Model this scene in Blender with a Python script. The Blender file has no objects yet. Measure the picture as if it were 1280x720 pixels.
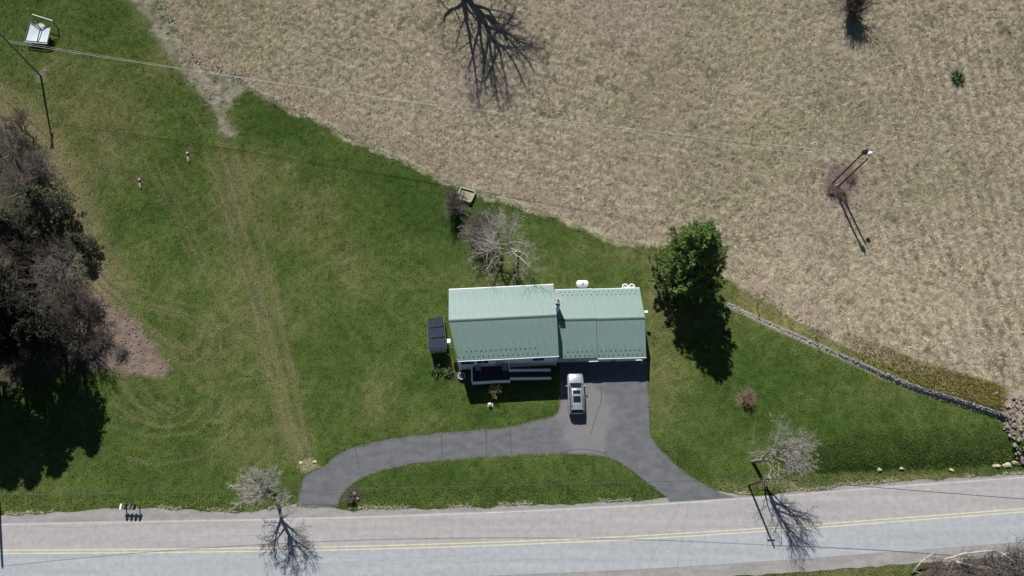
import bpy, bmesh, math, random
import numpy as np
from mathutils import Vector, Matrix, geometry

# ------------------------------------------------------------------ camera, world, sun, exposure
SC = bpy.context.scene
COL = SC.collection
FPX, TILT, CAMH = 914.0, math.radians(20.57), 85.0
cam_d = bpy.data.cameras.new('camera')
cam = bpy.data.objects.new('camera', cam_d); COL.objects.link(cam)
cam.location = (0, 0, CAMH); cam.rotation_euler = (TILT, 0, 0)
cam_d.sensor_fit = 'HORIZONTAL'; cam_d.sensor_width = 36.0; cam_d.lens = FPX / 1280 * 36.0
cam_d.clip_start = 0.5; cam_d.clip_end = 6000
SC.camera = cam

SUN_EL, SUN_AZ = math.radians(47.0), math.radians(-17.0)     # azimuth measured clockwise from +Y
world = bpy.data.worlds.new('World'); SC.world = world; world.use_nodes = True
wn = world.node_tree; bg = wn.nodes['Background']
sky = wn.nodes.new('ShaderNodeTexSky'); sky.sky_type = 'NISHITA'; sky.sun_disc = False
sky.air_density = .8; sky.dust_density = .3; sky.sun_elevation = SUN_EL; sky.sun_rotation = SUN_AZ
wn.links.new(sky.outputs[0], bg.inputs[0]); bg.inputs[1].default_value = 0.05
sd = bpy.data.lights.new('sun', 'SUN'); sd.energy = 5.0; sd.angle = math.radians(0.5); sd.color = (1, .965, .91)
sun = bpy.data.objects.new('sun', sd); COL.objects.link(sun)
SUNV = Vector((math.cos(SUN_EL)*math.sin(SUN_AZ), math.cos(SUN_EL)*math.cos(SUN_AZ), math.sin(SUN_EL)))
sun.rotation_euler = SUNV.to_track_quat('Z', 'Y').to_euler(); sun.location = (0, 0, 120)
vs = SC.view_settings
SC.display_settings.display_device = 'sRGB'
vs.view_transform = 'Standard'; vs.look = 'None'; vs.gamma = 1; vs.use_curve_mapping = False
vs.exposure = 0.24

RNG = np.random.default_rng(7)
random.seed(7)

# ------------------------------------------------------------------ numeric helpers
def sm(t):
    t = np.clip(t, 0, 1); return t*t*(3-2*t)
_lat = [np.random.default_rng(100+i).random((128, 128)) for i in range(12)]
def vnoise(x, y, scale, seed=0):
    g = _lat[seed % 12]
    x = np.asarray(x)/scale + 31.7*seed; y = np.asarray(y)/scale + 17.3*seed
    xi = np.floor(x).astype(int); yi = np.floor(y).astype(int)
    fx = x-xi; fy = y-yi; fx = fx*fx*(3-2*fx); fy = fy*fy*(3-2*fy)
    a = g[xi % 128, yi % 128]; b = g[(xi+1) % 128, yi % 128]; c = g[xi % 128, (yi+1) % 128]; d = g[(xi+1) % 128, (yi+1) % 128]
    return (a*(1-fx)+b*fx)*(1-fy)+(c*(1-fx)+d*fx)*fy
def fbm(x, y, scale, seed=0, oct=3):
    s = 0; a = 1; n = 0
    for i in range(oct):
        s = s + a*vnoise(x, y, scale/(2.03**i), seed+i); n += a; a *= .55
    return s/n
CT, ST = math.cos(TILT), math.sin(TILT)
def un(px, py, z):
    dx = (px-640)/FPX; dy = (360-py)/FPX
    dyw = dy*CT+ST; dz = dy*ST-CT
    t = (z-CAMH)/dz
    return dx*t, dyw*t
# terrain ------------------------------------------------------------
def seg_dist(X, Y, pts):
    """distance to a polyline, the running parameter (metres) and the side (left of travel > 0)"""
    best = np.full(np.shape(X), 1e9); tt = np.zeros(np.shape(X)); side = np.zeros(np.shape(X)); run = 0
    for (x0, y0), (x1, y1) in zip(pts[:-1], pts[1:]):
        ex, ey = x1-x0, y1-y0; L2 = ex*ex+ey*ey; L = math.sqrt(L2)
        t = np.clip(((X-x0)*ex+(Y-y0)*ey)/L2, 0, 1)
        dx = X-(x0+t*ex); dy = Y-(y0+t*ey); d = np.hypot(dx, dy)
        m = d < best
        best = np.where(m, d, best); tt = np.where(m, run+t*L, tt); side = np.where(m, ex*dy-ey*dx, side)
        run += L
    return best, tt, np.sign(side)
def flat(pts): return [un(x, y, 0.0) for x, y in pts]
WALL_W = [un(x, y, 1.0) for x, y in ((914, 378), (940, 391), (975, 411), (1010, 431), (1050, 450), (1095, 470), (1140, 489), (1180, 501), (1215, 512), (1240, 521))]
WALL_LEN = sum(math.hypot(b[0]-a[0], b[1]-a[1]) for a, b in zip(WALL_W[:-1], WALL_W[1:]))
BANK = flat(((1000, 594), (1100, 590), (1200, 586), (1300, 580), (1600, 560)))
def zf(X, Y):
    X = np.asarray(X, float); Y = np.asarray(Y, float)
    s = np.maximum(0, Y-34); z = .16*s*s/(s+11)
    z = np.where(z > 40, 40+(z-40)*.02, z)
    by = 9.55+(X-36)*.038
    z = z+1.95*(1-(1-np.clip((Y-by)/4.6, 0, 1))**1.5)*sm((X-28)/9)
    d, t, sd_ = seg_dist(X, Y, WALL_W)
    h = .06+.62*sm((t/WALL_LEN-.15)/.7)
    sdist = np.where(sd_ > 0, d, -d)
    z = z+h*sm(sdist/.5+.5)*sm(1-(d-3)/14)*sm((X-WALL_W[0][0]+1)/3)*sm((WALL_W[-1][0]+2.5-X)/2.5)
    return z
def P(px, py, h=0.0):
    """a point h metres above the ground, seen from the viewpoint at this direction"""
    z = 0.0
    for i in range(40):
        x, y = un(px, py, z+h); z = .5*z+.5*float(zf(x, y))
    return Vector((x, y, z+h))
def G(x, y, h=0.0): return Vector((x, y, float(zf(x, y))+h))
def W2(pts): return [tuple(P(x, y)[:2]) for x, y in pts]

# ------------------------------------------------------------------ materials
def mat(name, col, rough=.8, var=.25, scale=3.0, bump=0.0, bscale=30., metal=0., attr=None, col2=None, spec=.3, coat=0.):
    m = bpy.data.materials.new(name); m.use_nodes = True; nt = m.node_tree; N = nt.nodes; L = nt.links
    b = N['Principled BSDF']; b.inputs['Roughness'].default_value = rough; b.inputs['Metallic'].default_value = metal
    b.inputs['Specular IOR Level'].default_value = spec
    if coat: b.inputs['Coat Weight'].default_value = coat; b.inputs['Coat Roughness'].default_value = .08
    tc = N.new('ShaderNodeTexCoord')
    no = N.new('ShaderNodeTexNoise'); no.inputs['Scale'].default_value = scale; no.inputs['Detail'].default_value = 5
    L.new(tc.outputs['Object'], no.inputs['Vector'])
    mr = N.new('ShaderNodeMapRange'); mr.inputs[1].default_value = .25; mr.inputs[2].default_value = .75
    mr.inputs[3].default_value = 1-var; mr.inputs[4].default_value = 1+var
    L.new(no.outputs[0], mr.inputs[0])
    mx = N.new('ShaderNodeMix'); mx.data_type = 'RGBA'; mx.blend_type = 'MULTIPLY'; mx.inputs[0].default_value = 1
    if attr:
        at = N.new('ShaderNodeAttribute'); at.attribute_name = attr; L.new(at.outputs['Color'], mx.inputs[6])
    elif col2:
        n2 = N.new('ShaderNodeTexNoise'); n2.inputs['Scale'].default_value = scale*.3; n2.inputs['Detail'].default_value = 4
        L.new(tc.outputs['Object'], n2.inputs['Vector'])
        r2 = N.new('ShaderNodeMapRange'); r2.inputs[1].default_value = .4; r2.inputs[2].default_value = .6; L.new(n2.outputs[0], r2.inputs[0])
        m2 = N.new('ShaderNodeMix'); m2.data_type = 'RGBA'; m2.inputs[6].default_value = (*col, 1); m2.inputs[7].default_value = (*col2, 1)
        L.new(r2.outputs[0], m2.inputs[0]); L.new(m2.outputs[2], mx.inputs[6])
    else: mx.inputs[6].default_value = (*col, 1)
    L.new(mr.outputs[0], mx.inputs[7]); L.new(mx.outputs[2], b.inputs['Base Color'])
    if bump:
        nb = N.new('ShaderNodeTexNoise'); nb.inputs['Scale'].default_value = bscale; nb.inputs['Detail'].default_value = 4
        L.new(tc.outputs['Object'], nb.inputs['Vector'])
        bp = N.new('ShaderNodeBump'); bp.inputs['Strength'].default_value = bump; bp.inputs['Distance'].default_value = .1
        L.new(nb.outputs[0], bp.inputs['Height']); L.new(bp.outputs[0], b.inputs['Normal'])
    return m
M = {}
M['ground'] = mat('ground_cover', None, .95, .34, 5.5, .8, 8., attr='Col', spec=.05)
M['blade'] = mat('grass_blades', None, .8, .15, .8, attr='Col', spec=.1)
M['leaf'] = mat('needles', None, .7, .2, .6, attr='Col', spec=.2)
M['roof'] = mat('painted_roof_metal', (.185, .275, .250), .45, .08, 1.2, metal=.0, spec=.4, col2=(.20, .285, .265))
M['roof_edge'] = mat('roof_edge_trim', (.07, .115, .10), .5, .1)
M['white'] = mat('white_paint', (.80, .81, .80), .55, .08, 2.)
M['siding'] = mat('white_siding', (.66, .68, .70), .6, .08, 1.5)
M['gutter'] = mat('white_gutter', (.62, .68, .66), .4, .08, 1.5)
M['glass'] = mat('window_glass', (.012, .016, .02), .06, .0, spec=.6)
M['brick'] = mat('chimney_brick', (.42, .27, .23), .9, .3, 9., .4, 20.)
M['concrete'] = mat('concrete', (.40, .38, .36), .9, .2, 3., .3, 20.)
M['asphalt'] = None
M['pole'] = mat('weathered_pole', (.17, .135, .105), .9, .25, 4.)
M['polegrey'] = mat('grey_pole', (.22, .235, .17), .9, .25, 4.)
M['metal'] = mat('galvanised', (.32, .33, .34), .4, .15, 3., metal=.8)
M['dark'] = mat('dark_plastic', (.025, .025, .028), .5, .1)
M['wire_pale'] = mat('bare_aluminium_wire', (.80, .78, .66), .5, .05)
M['wire_dark'] = mat('dark_cable', (.10, .10, .11), .6, .05)
M['deckwood'] = mat('stained_deck_boards', (.050, .038, .042), .8, .3, 2.)
M['solar'] = mat('solar_glass', (.026, .032, .05), .07, .1, 2., spec=.3)
M['bark_dark'] = mat('dark_bark', (.10, .085, .07), .95, .3, 3.)
M['bark_pale'] = mat('pale_bark', (.43, .40, .36), .9, .25, 3.)
M['bark_grey'] = mat('grey_bark', (.21, .185, .165), .9, .25, 3.)
M['twig_red'] = mat('reddish_twigs', (.27, .18, .15), .9, .2, 3.)
M['stone'] = mat('field_stone', (.38, .37, .335), .9, .3, 2., .3, 10.)
M['rock'] = mat('rubble_stone', (.25, .215, .20), .9, .45, 1.2, .4, 8.)
M['clod'] = mat('dry_earth_clods', (.20, .165, .135), .95, .4, 1.5)
M['straw'] = mat('pale_straw', (.47, .43, .27), .95, .2, 4.)
M['car'] = mat('silver_car_paint', (.40, .43, .46), .28, .02, 1., metal=.5, coat=.6)
M['tyre'] = mat('tyre_rubber', (.018, .018, .018), .8, .1)
M['lamp_glass'] = mat('clear_lens', (.7, .72, .74), .15, .0)
M['lamp_red'] = mat('red_lens', (.35, .02, .02), .2, .0)
M['fabric'] = mat('white_tarp', (.66, .74, .78), .7, .05, 1.)
M['greywood'] = mat('grey_weathered_wood', (.33, .31, .28), .9, .2, 4.)
M['soil'] = mat('garden_soil', (.07, .055, .045), .95, .3, 6., .4)
M['bluegrey'] = mat('blue_grey_plastic', (.30, .36, .45), .5, .05)
M['flower'] = mat('pale_dried_flowers', (.42, .38, .18), .9, .3)
def road_mat(name, c1, c2, rough=.85, long=.05):
    m = bpy.data.materials.new(name); m.use_nodes = True; nt = m.node_tree; N = nt.nodes; L = nt.links
    b = N['Principled BSDF']; b.inputs['Roughness'].default_value = rough; b.inputs['Specular IOR Level'].default_value = .25
    tc = N.new('ShaderNodeTexCoord')
    mp = N.new('ShaderNodeMapping'); mp.inputs['Scale'].default_value = (long, 1.3, 1); L.new(tc.outputs['Object'], mp.inputs[0])
    a = N.new('ShaderNodeTexNoise'); a.inputs['Scale'].default_value = 1.0; a.inputs['Detail'].default_value = 5; L.new(mp.outputs[0], a.inputs['Vector'])
    r = N.new('ShaderNodeMapRange'); r.inputs[1].default_value = .35; r.inputs[2].default_value = .65; L.new(a.outputs[0], r.inputs[0])
    mx = N.new('ShaderNodeMix'); mx.data_type = 'RGBA'; mx.inputs[6].default_value = (*c1, 1); mx.inputs[7].default_value = (*c2, 1); L.new(r.outputs[0], mx.inputs[0])
    f = N.new('ShaderNodeTexNoise'); f.inputs['Scale'].default_value = 1.4; f.inputs['Detail'].default_value = 9; f.inputs['Roughness'].default_value = .82; L.new(tc.outputs['Object'], f.inputs['Vector'])
    r2 = N.new('ShaderNodeMapRange'); r2.inputs[1].default_value = .3; r2.inputs[2].default_value = .7; r2.inputs[3].default_value = .78; r2.inputs[4].default_value = 1.18; L.new(f.outputs[0], r2.inputs[0])
    m3 = N.new('ShaderNodeMix'); m3.data_type = 'RGBA'; m3.blend_type = 'MULTIPLY'; m3.inputs[0].default_value = 1
    L.new(mx.outputs[2], m3.inputs[6]); L.new(r2.outputs[0], m3.inputs[7]); L.new(m3.outputs[2], b.inputs['Base Color'])
    return m, nt, m3
M['road'] = road_mat('worn_asphalt', (.300, .290, .286), (.345, .337, .333))[0]
M['road_far'] = road_mat('worn_asphalt_blue', (.300, .320, .342), (.345, .358, .374))[0]
M['shoulder'] = road_mat('gravel_shoulder', (.225, .215, .21), (.285, .275, .27), .95, .3)[0]
M['paint_y'] = road_mat('worn_yellow_paint', (.56, .50, .31), (.50, .48, .40), .8, 1.2)[0]
M['paint_w'] = road_mat('worn_white_paint', (.40, .39, .39), (.50, .49, .49), .8, .3)[0]
M['crack'] = mat('fine_crack', (.215, .212, .215), .9, .3)
M['seam'] = mat('crack_sealant', (.045, .045, .05), .8, .2)
M['kerbgrass'] = mat('dry_grass_fringe', (.24, .25, .15), .95, .3, 2.)
def drive_mat():
    m, nt, last = road_mat('driveway_asphalt', (.100, .105, .114), (.130, .135, .144), .85, .6)
    N = nt.nodes; L = nt.links; b = N['Principled BSDF']
    g = N.new('ShaderNodeNewGeometry'); n = N.new('ShaderNodeTexNoise'); n.inputs['Scale'].default_value = .5; n.inputs['Detail'].default_value = 5
    L.new(g.outputs['Position'], n.inputs['Vector'])
    c = P(733, 525)
    sub = N.new('ShaderNodeVectorMath'); sub.operation = 'SUBTRACT'; L.new(g.outputs['Position'], sub.inputs[0]); sub.inputs[1].default_value = c
    sc = N.new('ShaderNodeVectorMath'); sc.operation = 'MULTIPLY'; sc.inputs[1].default_value = (.34, .22, 0); L.new(sub.outputs[0], sc.inputs[0])
    ln = N.new('ShaderNodeVectorMath'); ln.operation = 'LENGTH'; L.new(sc.outputs[0], ln.inputs[0])
    ad = N.new('ShaderNodeMath'); ad.operation = 'MULTIPLY_ADD'; ad.inputs[1].default_value = 1.6; L.new(n.outputs[0], ad.inputs[0]); L.new(ln.outputs['Value'], ad.inputs[2])
    r = N.new('ShaderNodeMapRange'); r.inputs[1].default_value = 1.55; r.inputs[2].default_value = 2.1; r.inputs[3].default_value = .65; r.inputs[4].default_value = 0; L.new(ad.outputs[0], r.inputs[0])
    mx = N.new('ShaderNodeMix'); mx.data_type = 'RGBA'; mx.inputs[7].default_value = (.19, .183, .187, 1)
    L.new(r.outputs[0], mx.inputs[0]); L.new(last.outputs[2], mx.inputs[6]); L.new(mx.outputs[2], b.inputs['Base Color'])
    return m
M['drive'] = drive_mat()

# ------------------------------------------------------------------ object helpers
def link(name, me, m=None, parent=None, matrix=None):
    o = bpy.data.objects.new(name, me); COL.objects.link(o)
    if m is not None and me is not None and len(me.materials) == 0: me.materials.append(m)
    if parent is not None: o.parent = parent
    if matrix is not None: o.matrix_local = matrix
    return o
def np_mesh(name, V, Fq, col=None, smooth=False):
    """V (n,3), Fq (m,k) equal sized faces"""
    me = bpy.data.meshes.new(name); V = np.asarray(V, np.float32); Fq = np.asarray(Fq, np.int32); k = Fq.shape[1]
    me.vertices.add(len(V)); me.vertices.foreach_set('co', V.ravel())
    me.loops.add(Fq.size); me.loops.foreach_set('vertex_index', Fq.ravel())
    me.polygons.add(len(Fq)); me.polygons.foreach_set('loop_start', np.arange(0, Fq.size, k, dtype=np.int32))
    if smooth: me.polygons.foreach_set('use_smooth', np.ones(len(Fq), bool))
    if col is not None:
        a = me.attributes.new('Col', 'FLOAT_COLOR', 'POINT')
        c = np.ones((len(V), 4), np.float32); c[:, :3] = col; a.data.foreach_set('color', c.ravel())
    me.update(calc_edges=True); return me
class MB:
    def __init__(s): s.v = []; s.f = []
    def add(s, vs_, fs):
        b = len(s.v); s.v += [tuple(v) for v in vs_]; s.f += [tuple(b+i for i in f) for f in fs]; return s
    def box(s, c, size, mx=None):
        hx, hy, hz = size[0]/2, size[1]/2, size[2]/2
        v = [Vector((c[0]+a*hx, c[1]+b*hy, c[2]+d*hz)) for d in (-1, 1) for b in (-1, 1) for a in (-1, 1)]
        if mx: v = [mx @ q for q in v]
        return s.add(v, [(0, 2, 3, 1), (4, 5, 7, 6), (0, 1, 5, 4), (2, 6, 7, 3), (0, 4, 6, 2), (1, 3, 7, 5)])
    def tube(s, pts, r, n=6, cap=True):
        pts = [Vector(p) for p in pts]; rs = r if hasattr(r, '__len__') else [r]*len(pts); vs_ = []
        for i, p in enumerate(pts):
            d = (pts[min(i+1, len(pts)-1)]-pts[max(i-1, 0)]).normalized()
            a = d.cross(Vector((0, 0, 1)) if abs(d.z) < .9 else Vector((1, 0, 0))).normalized(); b = d.cross(a)
            vs_ += [p+(a*math.cos(k*6.28318/n)+b*math.sin(k*6.28318/n))*rs[i] for k in range(n)]
        fs = [(i*n+k, i*n+(k+1) % n, (i+1)*n+(k+1) % n, (i+1)*n+k) for i in range(len(pts)-1) for k in range(n)]
        if cap: fs += [tuple(range(n))[::-1], tuple((len(pts)-1)*n+k for k in range(n))]
        return s.add(vs_, fs)
    def lathe(s, prof, n=16, c=(0, 0, 0), axis='z'):
        vs_ = []
        for r, z in prof:
            for k in range(n):
                a = k*6.28318530/n; q = (r*math.cos(a), r*math.sin(a), z)
                if axis == 'x': q = (q[2], q[0], q[1])
                vs_.append((q[0]+c[0], q[1]+c[1], q[2]+c[2]))
        fs = [(i*n+k, i*n+(k+1) % n, (i+1)*n+(k+1) % n, (i+1)*n+k) for i in range(len(prof)-1) for k in range(n)]
        fs += [tuple(range(n))[::-1], tuple((len(prof)-1)*n+k for k in range(n))]
        return s.add(vs_, fs)
    def mesh(s, name, smooth=False, bevel=0):
        me = bpy.data.meshes.new(name); me.from_pydata(s.v, [], s.f)
        bm = bmesh.new(); bm.from_mesh(me)
        bmesh.ops.recalc_face_normals(bm, faces=bm.faces)
        if bevel: bmesh.ops.bevel(bm, geom=list(bm.edges), offset=bevel, segments=2, affect='EDGES', profile=.6)
        bm.to_mesh(me); bm.free()
        if smooth:
            me.polygons.foreach_set('use_smooth', np.ones(len(me.polygons), bool))
        me.update(); return me
    def build(s, name, m, parent=None, matrix=None, smooth=False, bevel=0):
        return link(name, s.mesh(name, smooth, bevel), m, parent, matrix)
def tag(o, label=None, cat=None, group=None, kind=None):
    if label: o['label'] = label
    if cat: o['category'] = cat
    if group: o['group'] = group
    if kind: o['kind'] = kind
    return o
def thing(name, label, cat, loc=(0, 0, 0), rz=0., group=None):
    o = bpy.data.objects.new(name, None); COL.objects.link(o); o.location = loc; o.rotation_euler = (0, 0, rz); o.empty_display_size = .3
    return tag(o, label, cat, group)
def copy_tree(o, parent=None):
    c = o.copy(); COL.objects.link(c); c.parent = parent
    for ch in o.children: copy_tree(ch, c)
    return c
def poly_mask(X, Y, pts, edge):
    """soft inside mask of a polygon; edge = softness in metres"""
    xs = [p[0] for p in pts]; ys = [p[1] for p in pts]
    out = np.zeros(X.shape)
    bb = (X > min(xs)-4*edge) & (X < max(xs)+4*edge) & (Y > min(ys)-4*edge) & (Y < max(ys)+4*edge)
    x = X[bb]; y = Y[bb]; ins = np.zeros(x.shape, bool); n = len(pts)
    for i in range(n):
        x0, y0 = pts[i]; x1, y1 = pts[(i+1) % n]
        if y0 == y1: continue
        c = ((y0 > y) != (y1 > y)) & (x < (x1-x0)*(y-y0)/(y1-y0)+x0); ins ^= c
    d, _, _ = seg_dist(x, y, list(pts)+[pts[0]])
    out[bb] = sm(.5+np.where(ins, d, -d)/(2*edge)); return out
def line_mask(X, Y, pts, w, soft):
    xs = [p[0] for p in pts]; ys = [p[1] for p in pts]; out = np.zeros(X.shape); g = w+soft
    bb = (X > min(xs)-g) & (X < max(xs)+g) & (Y > min(ys)-g) & (Y < max(ys)+g)
    if bb.any():
        d, _, _ = seg_dist(X[bb], Y[bb], pts); out[bb] = sm(1-(d-w)/soft)
    return out

# ------------------------------------------------------------------ ground masks (albedo only: what grows or lies where)
BOUND_PX = [(195, -12), (222, 40), (250, 85), (305, 106), (340, 124), (440, 171), (560, 225), (640, 254), (700, 270), (760, 298), (815, 307), (870, 322), (925, 361),
            (960, 380), (1000, 404), (1050, 431), (1095, 451), (1150, 469), (1200, 491), (1240, 509), (1262, 540), (1290, 556)]
BOUND = W2(BOUND_PX)
FIELD = [(-140, 300), (-75, 130)] + BOUND + [(120, 26), (900, 60), (900, 900), (-140, 900)]
DIRT_PATCH = W2([(108, 362), (135, 375), (160, 395), (190, 430), (216, 458), (204, 476), (170, 470), (140, 462), (112, 462), (95, 420)])
TOPDIRT = W2([(150, -12), (195, -12), (222, 40), (250, 82), (300, 98), (312, 106), (290, 122), (282, 140), (294, 168), (280, 172), (268, 140), (244, 112), (214, 72), (186, 25)])
WOODSTRIP = W2([(-40, 120), (20, 165), (55, 215), (75, 270), (92, 320), (112, 365)])
STRAWEDGE = W2([(308, 108), (340, 125), (440, 172), (560, 226), (640, 255), (700, 271), (760, 299), (815, 308)])
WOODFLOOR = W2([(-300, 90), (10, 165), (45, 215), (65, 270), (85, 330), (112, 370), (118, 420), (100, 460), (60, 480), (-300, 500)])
WALLSTRIP = W2(BOUND_PX[12:20]) + WALL_W[::-1]
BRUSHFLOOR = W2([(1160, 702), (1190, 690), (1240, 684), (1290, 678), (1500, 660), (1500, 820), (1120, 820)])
BLOBS = [  # px, py, rx, ry, dry(+)/lush(-), density
    (130, 70, 120, 60, .25), (150, 200, 60, 70, .35), (290, 250, 45, 150, .25), (480, 500, 40, 45, .6), (310, 450, 75, 70, .5), (330, 560, 60, 50, .35), (420, 440, 60, 60, -.2),
    (360, 160, 45, 25, -.7), (540, 265, 70, 60, -.7), (480, 380, 60, 50, .0), (520, 480, 40, 40, -.35), (240, 500, 60, 60, -.4), (330, 200, 45, 40, .2), (590, 350, 60, 20, .35),
    (640, 515, 60, 14, -.5), (940, 460, 60, 50, -.5), (1000, 470, 60, 30, -.35), (1120, 530, 80, 25, -.3), (980, 540, 60, 40, -.2), (820, 350, 18, 60, .65), (700, 290, 50, 20, -.1), (780, 320, 50, 16, .5),
    (560, 600, 120, 20, -.3), (720, 600, 90, 20, -.15), (200, 600, 120, 20, -.2), (60, 620, 80, 25, .1), (1000, 607, 120, 6, .8), (1150, 596, 140, 5, 1.3), (220, 300, 70, 60, -.3),
    (1050, 712, 120, 12, .9), (450, 330, 70, 60, .12), (830, 480, 20, 60, .25), (870, 560, 40, 40, -.25), (400, 250, 80, 60, .1), (90, 130, 50, 40, .2), (690, 540, 100, 12, -.3)]
BLOBW = []
for bx, by, rx, ry, a in BLOBS:
    c = P(bx, by); e = P(bx+rx, by); g = P(bx, by-ry); BLOBW.append((c.x, c.y, abs(e.x-c.x), abs(g.y-c.y), a))
TRACKS = [  # px polyline, half width m, strength
    ([(180, 200), (215, 260), (250, 330), (285, 390)], .25, .3), ([(195, 205), (235, 280), (262, 330)], .2, .28), ([(215, 200), (256, 270)], .2, .2),
    ([(275, 180), (300, 270), (325, 370), (350, 470), (376, 570)], .45, .5), ([(293, 185), (318, 270), (345, 375), (366, 470), (388, 575)], .35, .35), ([(258, 190), (290, 290), (318, 390), (340, 470), (360, 545)], .4, .35),
    ([(318, 390), (340, 470), (360, 545), (378, 578)], 1.0, .3), ([(330, 330), (345, 420), (362, 500), (380, 560)], 1.4, .16),
    ([(90, 250), (105, 310), (135, 352), (180, 384), (225, 396), (248, 408), (252, 425), (240, 440), (215, 432), (175, 402), (135, 362)], .16, .42),
    ([(82, 240), (98, 310), (130, 362), (178, 400), (212, 432), (222, 448)], .18, .42), ([(110, 330), (150, 365), (205, 385), (250, 398), (266, 420), (262, 440), (240, 456), (205, 450)], .14, .36),
    ([(128, 340), (200, 372), (250, 385), (275, 410), (276, 440), (255, 465)], .14, .25), ([(100, 345), (150, 392), (190, 425), (225, 455), (255, 490)], .2, .3),
    ([(140, 502), (165, 522), (200, 534), (232, 530), (250, 510)], .16, .45), ([(130, 528), (160, 540), (200, 546), (245, 540), (275, 515), (290, 480)], .14, .26), ([(125, 560), (190, 582), (250, 572), (300, 530)], .14, .2),
    ([(150, 470), (165, 500), (195, 522)], .2, .35), ([(175, 475), (190, 500), (215, 515)], .16, .3), ([(165, 120), (135, 170), (118, 230), (105, 300), (112, 340)], .16, .26), ([(185, 120), (150, 180), (132, 240), (120, 310)], .16, .22),
    ([(295, 215), (300, 230), (285, 250), (262, 265), (225, 290), (165, 310)], .14, .25), ([(260, 420), (300, 400), (345, 375)], .13, .18), ([(290, 480), (320, 460), (335, 430)], .14, .3), ([(300, 130), (265, 130), (210, 140), (150, 200)], .14, .14),
    ([(240, 140), (255, 165), (290, 172)], .14, .18), ([(255, 208), (300, 208), (335, 204)], .12, .2)]
TRW = [(W2(p), w, s) for p, w, s in TRACKS]
PATCHES = [(1052, 226, 20, 22, (.16, .122, .115), .9), (52, 93, 7, 8, (.20, .17, .13), .7), (174, 228, 5, 9, (.13, .10, .06), .6), (235, 193, 4, 7, (.14, .09, .06), .7), (385, 582, 13, 6, (.33, .28, .19), .55), (931, 494, 13, 10, (.17, .12, .09), .6),
           (1060, 8, 20, 16, (.12, .10, .09), .5), (1197, 97, 9, 8, (.07, .10, .035), .8), (620, 75, 60, 55, (.26, .22, .185), .3), (577, 468, 10, 12, (.06, .05, .04), .7), (1075, 250, 30, 30, (.22, .18, .16), .3), (440, 619, 14, 11, (.07, .06, .05), .7),
           (575, 112, 45, 20, (.30, .24, .21), .5), (500, 150, 20, 14, (.30, .26, .21), .5), (785, 15, 60, 30, (.27, .22, .19), .35), (820, 120, 50, 60, (.26, .21, .165), .25), (1060, 60, 20, 12, (.33, .29, .22), .5)]
PW = []
for bx, by, rx, ry, c, a in PATCHES:
    o = P(bx, by); e = P(bx+rx, by); g = P(bx, by-ry); PW.append((o.x, o.y, abs(e.x-o.x), abs(g.y-o.y), np.array(c), a))

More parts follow.
